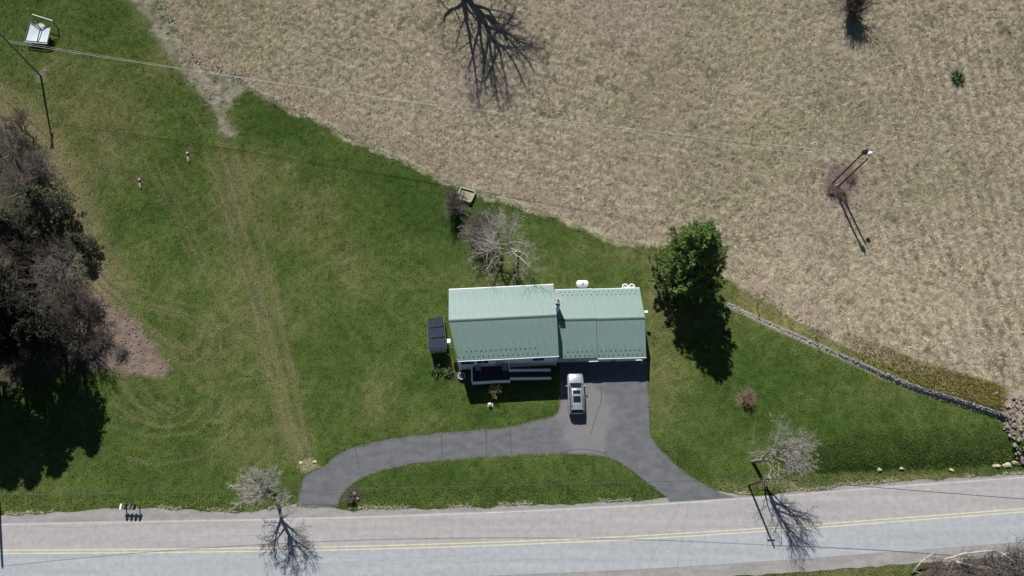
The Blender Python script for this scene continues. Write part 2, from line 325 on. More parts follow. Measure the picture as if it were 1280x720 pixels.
def mixc(C, c, m): return C*(1-m)[:, None]+np.asarray(c)*m[:, None]
def ground_color(X, Y):
    n8 = fbm(X, Y, 9, 0); n2 = fbm(X, Y, 2.2, 3); n5 = fbm(X, Y, .55, 6, 2); n20 = fbm(X, Y, 22, 2)
    jx = X+(fbm(X, Y, 1.6, 5)-.5)*1.6; jy = Y+(fbm(X, Y, 1.6, 8)-.5)*1.6
    dry = .40+(n8-.5)*.9+(n2-.5)*.5+(n20-.5)*.8
    for bx, by, rx, ry, a in BLOBW:
        q = ((X-bx)/rx)**2+((Y-by)/ry)**2; dry = dry+a*.75*np.exp(-q)
    dry = np.clip(dry, 0, 1)
    lush = np.array((.043, .074, .016)); mid = np.array((.067, .095, .024)); yel = np.array((.116, .119, .048))
    t = dry*2
    C = np.where((t < 1)[:, None], lush*(1-np.clip(t, 0, 1))[:, None]+mid*np.clip(t, 0, 1)[:, None], mid*(1-np.clip(t-1, 0, 1))[:, None]+yel*np.clip(t-1, 0, 1)[:, None])
    C = C*(.68+.64*n5)[:, None]*(.9+.2*n2)[:, None]
    for pts, w, s in TRW:
        m = line_mask(X, Y, pts, w*.35, w*.9+.18)*s*.9*np.clip(.35+1.1*fbm(X, Y, .8, 4, 2), 0, 1.2)
        C = mixc(C, (.175, .16, .075), np.clip(m, 0, 1))
    d, _, _ = seg_dist(X, Y, WOODSTRIP)
    C = mixc(C, (.20, .165, .095), np.clip(sm(1-(d-1.2)/5.5)*(.45+.6*n2), 0, .8))
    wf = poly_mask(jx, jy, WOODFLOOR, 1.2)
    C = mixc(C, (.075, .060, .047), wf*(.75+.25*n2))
    dp = np.clip(poly_mask(jx, jy, DIRT_PATCH, .6)*1.1, 0, 1)
    C = mixc(C, (.165, .128, .105), dp); C = C*(1+dp*(n5-.5)*.7)[:, None]
    # stubble field
    fm = poly_mask(X*.5+jx*.5, Y*.5+jy*.5, FIELD, .35)
    s1 = fbm(X*1.0+Y*.4, Y-X*.4, 14, 1); s2 = fbm(X, Y, .9, 7, 3); s3 = fbm(X+2.2*fbm(X, Y, 2, 2), Y+2.2*fbm(X, Y, 2, 9), .42, 9, 2)
    straw = np.array((.345, .305, .215)); brown = np.array((.205, .178, .13)); grn = np.array((.185, .18, .10))
    F_ = brown*(1-(.25+.5*sm(s3*1.5-.25)))[:, None]+straw*(.25+.5*sm(s3*1.5-.25))[:, None]
    pxl = sm((35-X)/75)*.35
    F_ = mixc(F_, grn, np.clip(sm((s1-.40)*3)*.45+pxl*.5+(s2-.5)*.5, 0, .7))
    F_ = mixc(F_, (.27, .225, .18), np.clip((fbm(X, Y, 6, 10)-.5)*1.5, 0, .3))
    rows = np.sin((X*.96+Y*.08)*2*math.pi/1.35+fbm(X, Y, 5, 4)*3)
    db, _, _ = seg_dist(X, Y, BOUND); w1 = fbm(X, Y, 4, 5)*4
    crv = np.sin(2*math.pi*db/1.25+w1)*sm((db-.5)/3)*sm((34-db)/14)*sm((40-X)/14); c2 = np.sin(2*math.pi*np.hypot(X-26, (Y-72)*1.3)/1.5+w1)*sm((np.hypot(X-26, Y-72)-3)/3)*sm((22-np.hypot(X-26, Y-72))/8)
    F_ = F_*(1+.10*sm((X-38)/16)*rows*np.clip(2*fbm(X, Y, 6, 3)-.4, 0, 1)*1.6+.08*crv+.05*c2)[:, None]*(.89+.22*s2)[:, None]*(.68+.64*vnoise(X, Y, .27, 11))[:, None]
    wd = sm((fbm(X, Y, 1.3, 8, 2)-.70)/.06)*sm((fbm(X, Y, 11, 6)-.42)/.2); F_ = mixc(F_, (.10, .095, .045), wd*.6)
    C = C*(1-fm)[:, None]+F_*fm[:, None]
    ws = poly_mask(jx, jy, WALLSTRIP, .7)*sm((X-18)/3)
    C = mixc(C, (.155, .145, .06), ws*.8); C = C*(1+ws*(n5-.5)*.8)[:, None]
    C = mixc(C, (.33, .315, .27), line_mask(X, Y, WALL_W, .16, .3)*.8)
    d, t_, _ = seg_dist(jx, jy, STRAWEDGE)
    C = mixc(C, (.42, .38, .27), np.clip(sm(1-(d-.1)/.55)*(.4+1.1*(n5-.2)), 0, .85))
    d2, _, sd2 = seg_dist(X, Y, BOUND)
    C = mixc(C, (.27, .215, .165), np.clip(sm(1-np.abs(d2-1.6)/1.6)*np.where(sd2 > 0, 1, 0)*.55, 0, 1))
    td = poly_mask(X*.4+jx*.6, Y*.4+jy*.6, TOPDIRT, .9)
    C = mixc(C, (.245, .215, .175), np.clip(td*1.05, 0, .9)*np.clip(.15+1.25*fbm(X, Y, 1.3, 2), 0, 1)); C = C*(1+td*(n5-.5)*1.1)[:, None]
    for ox, oy, rx, ry, c, a in PW:
        q = ((jx-ox)/rx)**2+((jy-oy)/ry)**2; C = mixc(C, c, np.clip(1.35*np.exp(-q*q), 0, 1)*a)
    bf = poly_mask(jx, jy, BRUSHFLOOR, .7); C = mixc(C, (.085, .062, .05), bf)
    # north strip of the road verge
    return np.clip(C, .004, .9), fm, td

# ------------------------------------------------------------------ road layout (world)
UP_EDGE = [(-420, 655), (-200, 655), (0, 654), (170, 650.5), (320, 648), (450, 645), (640, 638), (820, 629), (900, 623.5), (1000, 616.5), (1100, 607.5), (1280, 595), (1500, 577), (1800, 548)]
CENTRE = [(-420, 690), (-200, 690.5), (0, 690), (200, 688.7), (400, 686), (520, 683), (640, 679), (800, 672), (960, 662), (1120, 650), (1280, 638), (1500, 619), (1800, 590)]
def smooth_line(pts, step=1.0):
    pts = np.array(pts, float); d = np.r_[0, np.cumsum(np.hypot(*np.diff(pts, axis=0).T))]
    s = np.arange(0, d[-1], step); x = np.interp(s, d, pts[:, 0]); y = np.interp(s, d, pts[:, 1])
    k = np.ones(9)/9
    xp = np.convolve(np.pad(x, 4, mode='reflect', reflect_type='odd'), k, 'valid'); yp = np.convolve(np.pad(y, 4, mode='reflect', reflect_type='odd'), k, 'valid')
    return list(zip(xp, yp))
def extend(l, d=900):
    (x0, y0), (x1, y1) = l[0], l[1]; n = math.hypot(x1-x0, y1-y0); a = (x0-(x1-x0)/n*d, y0-(y1-y0)/n*d)
    (u0, v0), (u1, v1) = l[-2], l[-1]; n = math.hypot(u1-u0, v1-v0); b = (u1+(u1-u0)/n*d, v1+(v1-v0)/n*d)
    return [a]+l+[b]
CL = extend(smooth_line(flat(CENTRE)))
UPL = smooth_line(flat(UP_EDGE))
def offset(line, d):
    out = []
    for i, (x, y) in enumerate(line):
        a = line[max(i-1, 0)]; b = line[min(i+1, len(line)-1)]; ex, ey = b[0]-a[0], b[1]-a[1]; n = math.hypot(ex, ey)
        out.append((x-ey/n*d, y+ex/n*d))
    return out
SH_UP = [(-420, 648), (-200, 647), (0, 645), (80, 640), (140, 636), (165, 634), (200, 636), (300, 641), (345, 637), (362, 628), (380, 626), (415, 634), (430, 639), (500, 637), (600, 634), (720, 630), (835, 624.5), (850, 618), (895, 612), (925, 619), (938, 622), (1000, 613.5), (1100, 604), (1280, 592.5), (1500, 574), (1800, 545)]
SHW = smooth_line(flat(SH_UP), .5)
LOW = offset(CL, -3.25)
DRIVE_PX = [(371, 633), (374, 618), (379, 598), (392, 588), (405, 583.5), (414.5, 574), (426, 566), (441, 559.6), (467, 552.5), (494, 547.6), (550, 541), (608, 537), (630, 534.5), (645.6, 531.7), (672, 524.5), (686, 522), (693, 519.5), (697.5, 515), (699.3, 508), (699.5, 500),
            (700, 452), (809, 452), (809, 480), (811.5, 500), (812, 530), (813, 546), (826, 563), (850, 586), (875, 603), (895, 614), (918, 621), (900, 628), (838, 630),
            (835, 622), (822, 613), (808, 602), (790, 588), (772, 577), (755, 570.5), (735, 567.5), (700, 567), (660, 568.5), (600, 572), (550, 575.5), (510, 580.5), (478, 587.5), (455, 596), (437, 606.5), (427, 618), (423, 628), (422, 633), (398, 634)]
DRIVE = flat(DRIVE_PX)
HOUSE_PAD = flat([(560, 362), (815, 362), (815, 480), (560, 485)])

# ------------------------------------------------------------------ ground sheet
gx = np.r_[-(86+np.geomspace(1, 2600, 34))[::-1], np.arange(-86, 86.01, .21), 86+np.geomspace(1, 2600, 34)]
gy = np.r_[-(9+np.geomspace(1, 2600, 34))[::-1], np.arange(-9, 88.01, .21), 88+np.geomspace(1, 2600, 34)]
GX, GY = np.meshgrid(gx, gy); X = GX.ravel(); Y = GY.ravel()
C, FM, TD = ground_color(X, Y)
Z = zf(X, Y)
hard = poly_mask(X, Y, DRIVE, .3)
road_band = np.zeros(X.shape); dcl, _, _ = seg_dist(X, Y, CL); road_band = sm((6.2-dcl)/.8)
rough = RNG.random(X.shape).reshape(GX.shape)
rough2 = (rough+np.roll(rough, 1, 0)+np.roll(rough, 1, 1)+np.roll(rough, (1, 1), (0, 1)))/4
amp = .03+.06*FM+.05*TD+.05*poly_mask(X, Y, DIRT_PATCH, .8)
inner = ((np.abs(X) < 86) & (Y > -9) & (Y < 88)).astype(float)
relief = ((rough2.ravel()-.5)*2.6*amp+(fbm(X, Y, 1.1, 7, 2)-.5)*1.6*amp)*inner
keep = (1-np.clip(hard+road_band, 0, 1))*(1-poly_mask(X, Y, HOUSE_PAD, .5))
Z = Z+relief*keep-.06*(1-keep)
nx, ny = len(gx), len(gy); idx = np.arange(nx*ny).reshape(ny, nx)
FQ = np.stack([idx[:-1, :-1], idx[:-1, 1:], idx[1:, 1:], idx[1:, :-1]], -1).reshape(-1, 4)
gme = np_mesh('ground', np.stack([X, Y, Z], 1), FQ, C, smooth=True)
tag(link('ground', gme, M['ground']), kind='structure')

def strip(name, A, B, z, m, kind='structure', parent=None):
    n = min(len(A), len(B)); v = [(x, y, z) for x, y in A[:n]]+[(x, y, z) for x, y in B[:n]]
    f = [(i, n+i, n+i+1, i+1) for i in range(n-1)]
    mb = MB(); mb.add(v, f); o = mb.build(name, m, parent)
    for p in o.data.polygons:
        if p.normal.z < 0: p.flip()
    if kind: o['kind'] = kind
    return o
def resample(l, n):
    l = np.array(l); d = np.r_[0, np.cumsum(np.hypot(*np.diff(l, axis=0).T))]; s = np.linspace(0, d[-1], n)
    return list(zip(np.interp(s, d, l[:, 0]), np.interp(s, d, l[:, 1])))
def clipx(l, a, b): return [p for p in l if a <= p[0] <= b]
def by_x(l, xs):
    l = np.array(l); return list(zip(xs, np.interp(xs, l[:, 0], l[:, 1])))
XS = np.arange(-400, 400.1, .7)
CLX = by_x(CL, XS); UPX = by_x(extend(UPL), XS); LOWX = by_x(LOW, XS); SHX = by_x(extend(SHW), XS)
jag = [(x, y+.28*(float(vnoise(x, y, 1.1, 3))-.5)+.2*(float(vnoise(x, y, .5, 5))-.5)) for x, y in SHX]
lowj = [(x, y+.3*(float(vnoise(x, y, 1.1, 4))-.5)) for x, y in by_x(offset(CL, -4.6), XS)]
strip('gravel_shoulder', [(x, y-1.2) for x, y in UPX], jag, -.006, M['shoulder'])
strip('gravel_shoulder', lowj, [(x, y+1.0) for x, y in LOWX], -.006, M['shoulder'])
strip('road_lane', CLX, UPX, .006, M['road'])
strip('road_lane', LOWX, CLX, .006, M['road_far'])
for o_ in (-.17, .17):
    strip('centre_line', by_x(offset(CL, o_-.065), XS), by_x(offset(CL, o_+.065), XS), .012, M['paint_y'])
strip('edge_line', [(x, y-.22) for x, y in UPX], [(x, y-.12) for x, y in UPX], .012, M['paint_w'])
def sheet(name, pts, z, m, kind='structure', sub=0):
    tri = geometry.tessellate_polygon([[Vector((x, y, 0)) for x, y in pts]])
    mb = MB(); mb.add([(x, y, z) for x, y in pts], tri); o = mb.build(name, m)
    for p in o.data.polygons:
        if p.normal.z < 0: p.flip()
    if kind: o['kind'] = kind
    return o
dr = []
for i in range(len(DRIVE)):
    a, b = DRIVE[i], DRIVE[(i+1) % len(DRIVE)]; n = max(1, int(math.hypot(b[0]-a[0], b[1]-a[1])/.5))
    for k in range(n):
        x = a[0]+(b[0]-a[0])*k/n; y = a[1]+(b[1]-a[1])*k/n
        dr.append((x+.12*(float(vnoise(x, y, .8, 2))-.5), y+.12*(float(vnoise(x, y, .8, 6))-.5)))
sheet('driveway', dr, .0, M['drive'])
def ribbon(name, px, w, z, m):
    l = smooth_line(flat(px), .3); l = [(x+.1*(float(vnoise(x, y, .7, 1))-.5), y+.1*(float(vnoise(x, y, .7, 2))-.5)) for x, y in l]
    return strip(name, offset(l, -w), offset(l, w), z, m)
for px in ([(552, 542), (553, 574)], [(608, 538), (608, 571)], [(638, 534), (639, 569)], [(752, 482), (752, 500), (748, 515), (741, 530), (738, 545)], [(700, 567), (720, 560), (745, 563), (760, 568)], [(445, 561), (449, 590)], [(377, 630), (397, 631), (424, 631)]):
    ribbon('crack_seam', px, .03, .004, M['seam'])
for k_, y0 in enumerate((658, 672, 699, 707)):
    ribbon('road_crack', [(40+k_*130+i*55, y0-(40+k_*130+i*55)*(.004 if k_ < 3 else .01)+2*math.sin(i*1.7+k_)) for i in range(4+k_)], .012, .010, M['crack'])
for x0 in (120, 262, 470, 575, 1010, 1130): ribbon('road_crack', [(x0, 655-max(0, x0-640)*.075), (x0-4, 668-max(0, x0-640)*.075), (x0+3, 684-max(0, x0-640)*.075)], .012, .010, M['crack'])
ribbon('road_crack', [(690, 640), (672, 655), (655, 668)], .025, .010, M['crack'])
ribbon('road_crack', [(849, 630), (838, 655), (818, 690), (806, 719)], .02, .010, M['crack'])
ribbon('road_crack', [(860, 632), (850, 690), (845, 719)], .02, .010, M['crack'])

# ------------------------------------------------------------------ blades: stubble and grass
def blades(name, XY, L, wdt, lean, C, lo=.65, hi=1.45):
    n = len(XY); a = RNG.random(n)*6.283; x, y = XY[:, 0], XY[:, 1]; z = zf(x, y)
    ln = L*(.5+RNG.random(n)); le = lean*(.5+.8*RNG.random(n))
    dx = np.cos(a); dy = np.sin(a); w = wdt*(.6+.8*RNG.random(n))
    V = np.empty((n, 3, 3)); V[:, 0] = np.stack([x-dy*w, y+dx*w, z-.02], 1); V[:, 1] = np.stack([x+dy*w, y-dx*w, z-.02], 1)
    V[:, 2] = np.stack([x+dx*ln*np.sin(le), y+dy*ln*np.sin(le), z+ln*np.cos(le)], 1)
    cc = np.repeat(C[:, None, :]*(lo+(hi-lo)*RNG.random((n, 1, 1))**1.3), 3, 1)
    return np_mesh(name, V.reshape(-1, 3), np.arange(n*3).reshape(-1, 3), cc.reshape(-1, 3))
def pts_in(n, x0, x1, y0, y1): return np.stack([RNG.uniform(x0, x1, n), RNG.uniform(y0, y1, n)], 1)
XY = pts_in(520000, -60, 84, 14, 86)
XY = XY[(np.abs(XY[:, 0]) < 56+XY[:, 1]*.33)]
c_, f_, t_ = ground_color(XY[:, 0], XY[:, 1]); k = f_ > .6
tag(link('field_stubble', blades('field_stubble', XY[k], .27, .030, 1.2, c_[k]*1.08, .4, 2.2), M['blade']), 'pale cut stubble covering the brown field above the lawn', 'stubble', kind='stuff')
XY = pts_in(430000, -76, 62, -2, 84)
XY = XY[(np.abs(XY[:, 0]) < 56+XY[:, 1]*.33)]
c_, f_, t_ = ground_color(XY[:, 0], XY[:, 1]); d_, _, _ = seg_dist(XY[:, 0], XY[:, 1], CL)
ysh = np.interp(XY[:, 0], XS, [p[1] for p in jag]); ylo = np.interp(XY[:, 0], XS, [p[1] for p in lowj])
k = (f_ < .4) & ((XY[:, 1] > ysh) | (XY[:, 1] < ylo)) & (poly_mask(XY[:, 0], XY[:, 1], DRIVE, .06) < .55) & (poly_mask(XY[:, 0], XY[:, 1], HOUSE_PAD, .1) < .3) & (t_ < .5) & (poly_mask(XY[:, 0], XY[:, 1], DIRT_PATCH, .5) < .5)
tag(link('lawn_grass', blades('lawn_grass', XY[k], .16, .040, 1.0, c_[k]*1.12, .35, 2.0), M['blade']), 'mown green lawn grass around the house', 'grass', kind='stuff')
fr = []
for x, y in smooth_line(STRAWEDGE, .06):
    if float(vnoise(x, y, 1.7, 9)) < .33: continue
    for _ in range(9): fr.append((x+random.gauss(0, .16), y+random.gauss(0, .16)))
for line_, thr in ((smooth_line(by_x(jag, np.arange(-58, 62, .5)), .1), .60),):
    for x, y in line_:
        if float(vnoise(x, y, 2.3, 5)) > thr and x > -999 and poly_mask(np.array([x]), np.array([y]), DRIVE, .05)[0] < .3:
            for _ in range(5): fr.append((x+random.gauss(0, .08), y+.12+abs(random.gauss(0, .13))))
XY = np.array(fr); cc = np.array((.40, .37, .25))*(.6+.8*fbm(XY[:, 0], XY[:, 1], .7, 4))[:, None]
tag(link('straw_fringe', blades('straw_fringe', XY, .26, .03, 1.25, cc, .5, 1.4), M['blade']), 'pale dead grass in a thin line along the field edge and road verge', 'dead grass', kind='stuff')
fr = []
for x, y in smooth_line(dr+dr[:1], .08):
    if y < 21.5 and y > float(np.interp(x, XS, [p[1] for p in UPX]))+1.0:
        for _ in range(5): fr.append((x+random.gauss(0, .07), y+random.gauss(0, .07)))
XY = np.array(fr); cc = np.array((.17, .19, .085))*(.6+.8*fbm(XY[:, 0], XY[:, 1], .9, 4))[:, None]
tag(link('edge_grass', blades('edge_grass', XY, .16, .022, 1.2, cc, .5, 1.4), M['blade']), 'pale grass growing over the edges of the driveway', 'grass', kind='stuff')
EXTRA = [[(112, 345), (150, 378), (196, 408), (235, 436), (270, 462)], [(120, 338), (170, 374), (214, 390), (244, 404), (250, 424), (236, 436), (206, 424), (170, 395)], [(95, 268), (108, 318), (140, 360)], [(104, 262), (116, 312), (148, 352)], [(150, 508), (180, 520), (215, 521), (240, 508)],
         [(145, 518), (180, 533), (222, 534), (258, 512), (270, 480)], [(172, 480), (182, 502), (205, 516)], [(200, 478), (220, 505), (236, 512)], [(262, 240), (300, 322), (330, 400)], [(280, 240), (316, 330), (346, 410)], [(206, 214), (244, 292), (276, 350)], [(188, 222), (222, 290), (250, 345)], [(140, 200), (118, 255), (112, 305)], [(128, 200), (106, 258), (102, 300)]]
tp = []
for pts_, w_, s_ in TRW+[(W2(p), .2, .3) for p in EXTRA]:
    l = smooth_line(pts_, .12); offs = (0,) if w_ < .3 else (-w_*.9, w_*.9)
    for o_ in offs:
        for (x, y) in offset(l, o_):
            if float(vnoise(x, y, 3.1, 7)) < .24: continue
            for _ in range(int(6+18*s_)): tp.append((x+random.gauss(0, .07), y+random.gauss(0, .07)))
XY = np.array(tp); cc = np.array((.205, .205, .11))*(.7+.6*fbm(XY[:, 0], XY[:, 1], 2., 4))[:, None]
tag(link('flattened_grass', blades('flattened_grass', XY, .16, .022, 1.4, cc, .7, 1.4), M['blade']), 'pale flattened grass in curved tyre tracks across the lawn', 'tyre tracks', kind='stuff')
# taller golden grass on the bank above the wall
pts = []
for i in range(30000):
    a = random.random(); q = random.random(); s_ = a*(len(WALL_W)-1); j = int(s_); f = s_-j
    x = WALL_W[j][0]*(1-f)+WALL_W[min(j+1, 9)][0]*f; y = WALL_W[j][1]*(1-f)+WALL_W[min(j+1, 9)][1]*f
    if a > .42 and random.random() < (a-.3)*1.3: pts.append((x+.2+.45*q*2.6, y+.35+q*2.6))
XY = np.array(pts); cc = np.array((.235, .205, .062))*(.7+.6*fbm(XY[:, 0], XY[:, 1], .8, 4))[:, None]
tag(link('tall_grass', blades('tall_grass', XY, .42, .03, .7, cc), M['blade']), 'golden green tall grass on the bank above the stone wall', 'grass', kind='stuff')

# ------------------------------------------------------------------ house
HOUSE = thing('house', 'long single family house with green metal roofs, white walls and an attached two-bay garage wing', 'house', (0, 0, 0))
def frame(ox, oy, deg): return Matrix.Translation((ox, oy, 0)) @ Matrix.Rotation(math.radians(deg), 4, 'Z')
def panel_mesh(w, run, rise, n=4, skew0=0, skew1=0):
    """ribbed sheet from the ridge (v=0) down to the eave (v=-run); u from 0 to w"""
    prof = [(0, 0)]
    for i in range(n):
        c = (i+.5)*w/n; prof += [(c-.05, 0), (c-.025, .038), (c+.025, .038), (c+.05, 0)]
    prof.append((w, 0)); mb = MB(); vs_ = []
    for u, h in prof: vs_.append((u, 0, h))
    for u, h in prof: vs_.append((max(u, skew1) if skew1 else u, -run, -rise+h))
    k_ = len(prof); mb.add(vs_, [(i, k_+i, k_+i+1, i+1) for i in range(k_-1)])
    mb.add([(0, 0, -.012), (w, 0, -.012), (w, -run, -rise-.012), (skew1, -run, -rise-.012)], [(0, 1, 2, 3)])
    return mb.mesh('roof_panel')
def guard_mesh():
    return MB().box((0, 0, .035), (.12, .05, .07)).mesh('snow_guard')
GUARD = guard_mesh(); GUARD.materials.append(M['roof_edge'])
def gable_block(mx, u0, u1, v0, v1, ze, zr, name='wall', m='siding', z0=-.1):
    vm = (v0+v1)/2; mb = MB()
    pr = [(v0, z0), (v1, z0), (v1, ze), (vm, zr), (v0, ze)]
    vs_ = [mx @ Vector((u, v, z)) for u in (u0, u1) for v, z in pr]
    mb.add(vs_, [(0, 1, 2, 3, 4), (9, 8, 7, 6, 5), (0, 5, 6, 1), (1, 6, 7, 2), (4, 3, 8, 9), (2, 7, 8, 3), (0, 4, 9, 5)])
    return mb.build(name, M[m], HOUSE)
def make_roof(mx, u0, u1, run, ze, zr, rows_front, rows_back, skew=0., label=None, edge_right=True):
    rise = zr-ze; mb = MB(); t = .14
    for sgn in (-1, 1):     # two slabs under the sheets, one per slope
        sk = skew if sgn < 0 else 0
        a = [(u0+.02, 0, zr-.03), (u1-.02, 0, zr-.03), (u1-.02, sgn*(run-.02), ze-.03), (u0+.02+sk, sgn*(run-.02), ze-.03)]
        b = [(x, y, z-t) for x, y, z in a]
        mb.add([mx @ Vector(q) for q in a+b], [(0, 1, 2, 3), (4, 7, 6, 5), (0, 4, 5, 1), (1, 5, 6, 2), (2, 6, 7, 3), (3, 7, 4, 0)])
    R = mb.build('roof', M['roof_edge'], HOUSE)
    if label: R['label'] = label
    n = max(1, round((u1-u0)/.9)); w = (u1-u0)/n
    me = panel_mesh(w, run, rise); me.materials.append(M['roof'])
    mes = panel_mesh(w, run, rise, skew1=skew) if skew else me
    if skew: mes.materials.append(M['roof'])
    for i in range(n):
        link('roof_panel', mes if (skew and i == 0) else me, None, R, mx @ Matrix.Translation((u0+i*w, 0, zr)))
        link('roof_panel', me, None, R, mx @ Matrix.Translation((u0+(i+1)*w, 0, zr)) @ Matrix.Rotation(math.pi, 4, 'Z'))
    rc = MB()
    for sgn in (-1, 1):
        rc.add([mx @ Vector(q) for q in ((u0, 0, zr+.055), (u1, 0, zr+.055), (u1, sgn*.14, zr+.055-.14*rise/run), (u0, sgn*.14, zr+.055-.14*rise/run))], [(0, 1, 2, 3)])
    rc.build('ridge_cap', M['roof_edge'], R)
    sl = math.hypot(run, rise)
    for sgn, rows in ((-1, rows_front), (1, rows_back)):
        for (d, ua, ub, off) in rows:
            u = ua+off
            while u < ub:
                v = run-d
                link('snow_guard', GUARD, None, R, mx @ Matrix.Translation((u, sgn*v, ze+rise*d/run+.02)) @ Matrix.Rotation(-sgn*math.atan2(rise, run), 4, 'X'))
                u += .56
    return R
MX1 = frame(-1.05, 26.0, 3.0); MX2 = frame(10.3, 26.53, 1.6)
gable_block(MX1, -5.4, 6.0, -4.22, 4.0, 4.42, 5.84)['label'] = 'white wall of the taller main block'
gable_block(MX2, -5.05, 5.0, -4.0, 4.0, 2.42, 3.84)['label'] = 'white wall of the lower garage wing'
R1 = make_roof(MX1, -6.15, 6.15, 4.3, 4.5, 6.0, [(.35, -5.2, 3.9, 0), (.95, -4.6, 4.0, .28)], [], skew=.82, label='taller green metal roof of the main block')
R2 = make_roof(MX2, -5.1, -.52, 4.25, 2.62, 4.12, [(.3, -4.2, -.7, 0), (.75, -4.2, -.7, .28)], [(.35, -4.4, -.7, 0), (.8, -4.4, -.7, .28)], label='middle green metal roof section beside the chimney')
R3 = make_roof(MX2, -.52, 5.2, 4.25, 2.5, 4.0, [(.3, -.3, 5.0, 0), (.8, -.3, 5.0, .28)], [(.35, -.3, 5.0, 0), (.8, -.3, 5.0, .28)], label='end green metal roof section over the garage')
# gutters and eave trims
def ubox(mx, u0, u1, v0, v1, z0, z1): return MB().box(((u0+u1)/2, (v0+v1)/2, (z0+z1)/2), (u1-u0, v1-v0, z1-z0), mx)
ubox(MX1, -5.3, 6.17, -4.44, -4.315, 4.36, 4.46).build('gutter', M['gutter'], R1)
ubox(MX1, -6.15, 6.17, 4.315, 4.43, 4.38, 4.49).build('gutter', M['white'], R1)
ubox(MX2, -5.0, 5.22, -4.39, -4.265, 2.36, 2.46).build('gutter', M['gutter'], R3)
ubox(MX2, -5.0, -.54, 4.265, 4.38, 2.46, 2.57).build('gutter', M['gutter'], R2)
ubox(MX2, -.5, 5.2, 4.265, 4.38, 2.36, 2.46).build('gutter', M['gutter'], R3)
ubox(MX2, -1.5, -.4, -4.62, -4.41, 2.2, 2.3).build('lamp_hood', M['white'], HOUSE)
ubox(MX2, 4.0, 4.7, -4.62, -4.41, 2.2, 2.3).build('lamp_hood', M['white'], HOUSE)
# windows, doors
def window(mx, u, z, w, h, v, nrm, name='window'):
    fr = ubox(mx, u-w/2-.08, u+w/2+.08, min(v, v+nrm*.07), max(v, v+nrm*.07), z-h/2-.08, z+h/2+.08).build(name, M['white'], HOUSE)
    ubox(mx, u-w/2, u+w/2, min(v+nrm*.04, v+nrm*.085), max(v+nrm*.04, v+nrm*.085), z-h/2, z+h/2).build('pane', M['glass'], fr)
    ubox(mx, u-w/2-.14, u+w/2+.14, min(v+nrm*.075, v+nrm*.16), max(v+nrm*.075, v+nrm*.16), z-h/2-.14, z-h/2-.085).build('sill', M['white'], fr)
for u, w in ((-4.3, 1.5), (-2.9, .6), (-2.2, .6), (3.9, 1.3)): window(MX1, u, 3.3, w, 1.3, -4.22, -1)
for u in (-4, -1, 2, 4.6): window(MX1, u, 3.0, 1.1, 1.2, 4.0, 1)
for u in (-3.6, 2.5): window(MX2, u, 1.5, 1.0, 1.0, 4.0, 1)
dd = ubox(MX1, -1.1, -.1, -4.29, -4.22, 1.05, 3.1).build('door', M['bluegrey'], HOUSE)
MB().box((0, 0, 0), (.05, .1, .05), MX1 @ Matrix.Translation((-.22, -4.33, 2.05))).build('handle', M['metal'], dd)
for u0, u1 in ((-1.9+.6, 1.4), (1.9, 4.6)):
    gd = ubox(MX2, u0, u1, -4.06, -4.0, .0, 2.15).build('garage_door', M['white'], HOUSE)
    for r_ in range(4): ubox(MX2, u0+.05, u1-.05, -4.09, -4.065, .05+r_*.53, .53+r_*.53).build('door_panel', M['white'], gd)
window(MX2, -3.4, 1.45, 1.2, 1.0, -4.0, -1)
# chimney
cb = P(697.5, 376, 6.1); ch = MB().box((cb.x, cb.y, 4.4), (.5, .62, 3.6)).build('chimney', M['brick'], HOUSE)
MB().box((cb.x, cb.y, 6.24), (.62, .74, .09)).build('chimney_cap', M['concrete'], ch)
MB().box((cb.x-.02, cb.y-.5, 4.6), (.42, .3, 2.2)).build('flue_cover', M['white'], ch)
MB().lathe([(.12, 6.28), (.12, 6.5), (.09, 6.5), (.09, 6.3)], 10, (cb.x, cb.y, 0)).build('flue', M['concrete'], ch)
mv = Vector((-7.28, 0, 0))
ub = P(561.5, 426, 3.0); MB().box((ub.x-.05, ub.y, 2.6), (.42, .5, .8)).build('utility_box', M['white'], HOUSE, bevel=.04)
MB().tube([(ub.x, ub.y, 0), (ub.x, ub.y, 2.3)], .05).build('conduit', M['white'], HOUSE)
vb = P(808.5, 390, 2.2); MB().box((vb.x-.1, vb.y, 2.2), (.4, .3, .3)).build('wall_vent', M['white'], HOUSE, bevel=.03)
for mx, u, v, zt in ((MX1, 6.0, -4.36, 4.4), (MX2, 5.05, -4.33, 2.4), (MX1, -5.2, -4.36, 4.4)):
    q = mx @ Vector((u, v, 0)); MB().tube([(q.x, q.y, 0), (q.x, q.y, zt)], .05).build('downspout', M['white'], HOUSE)

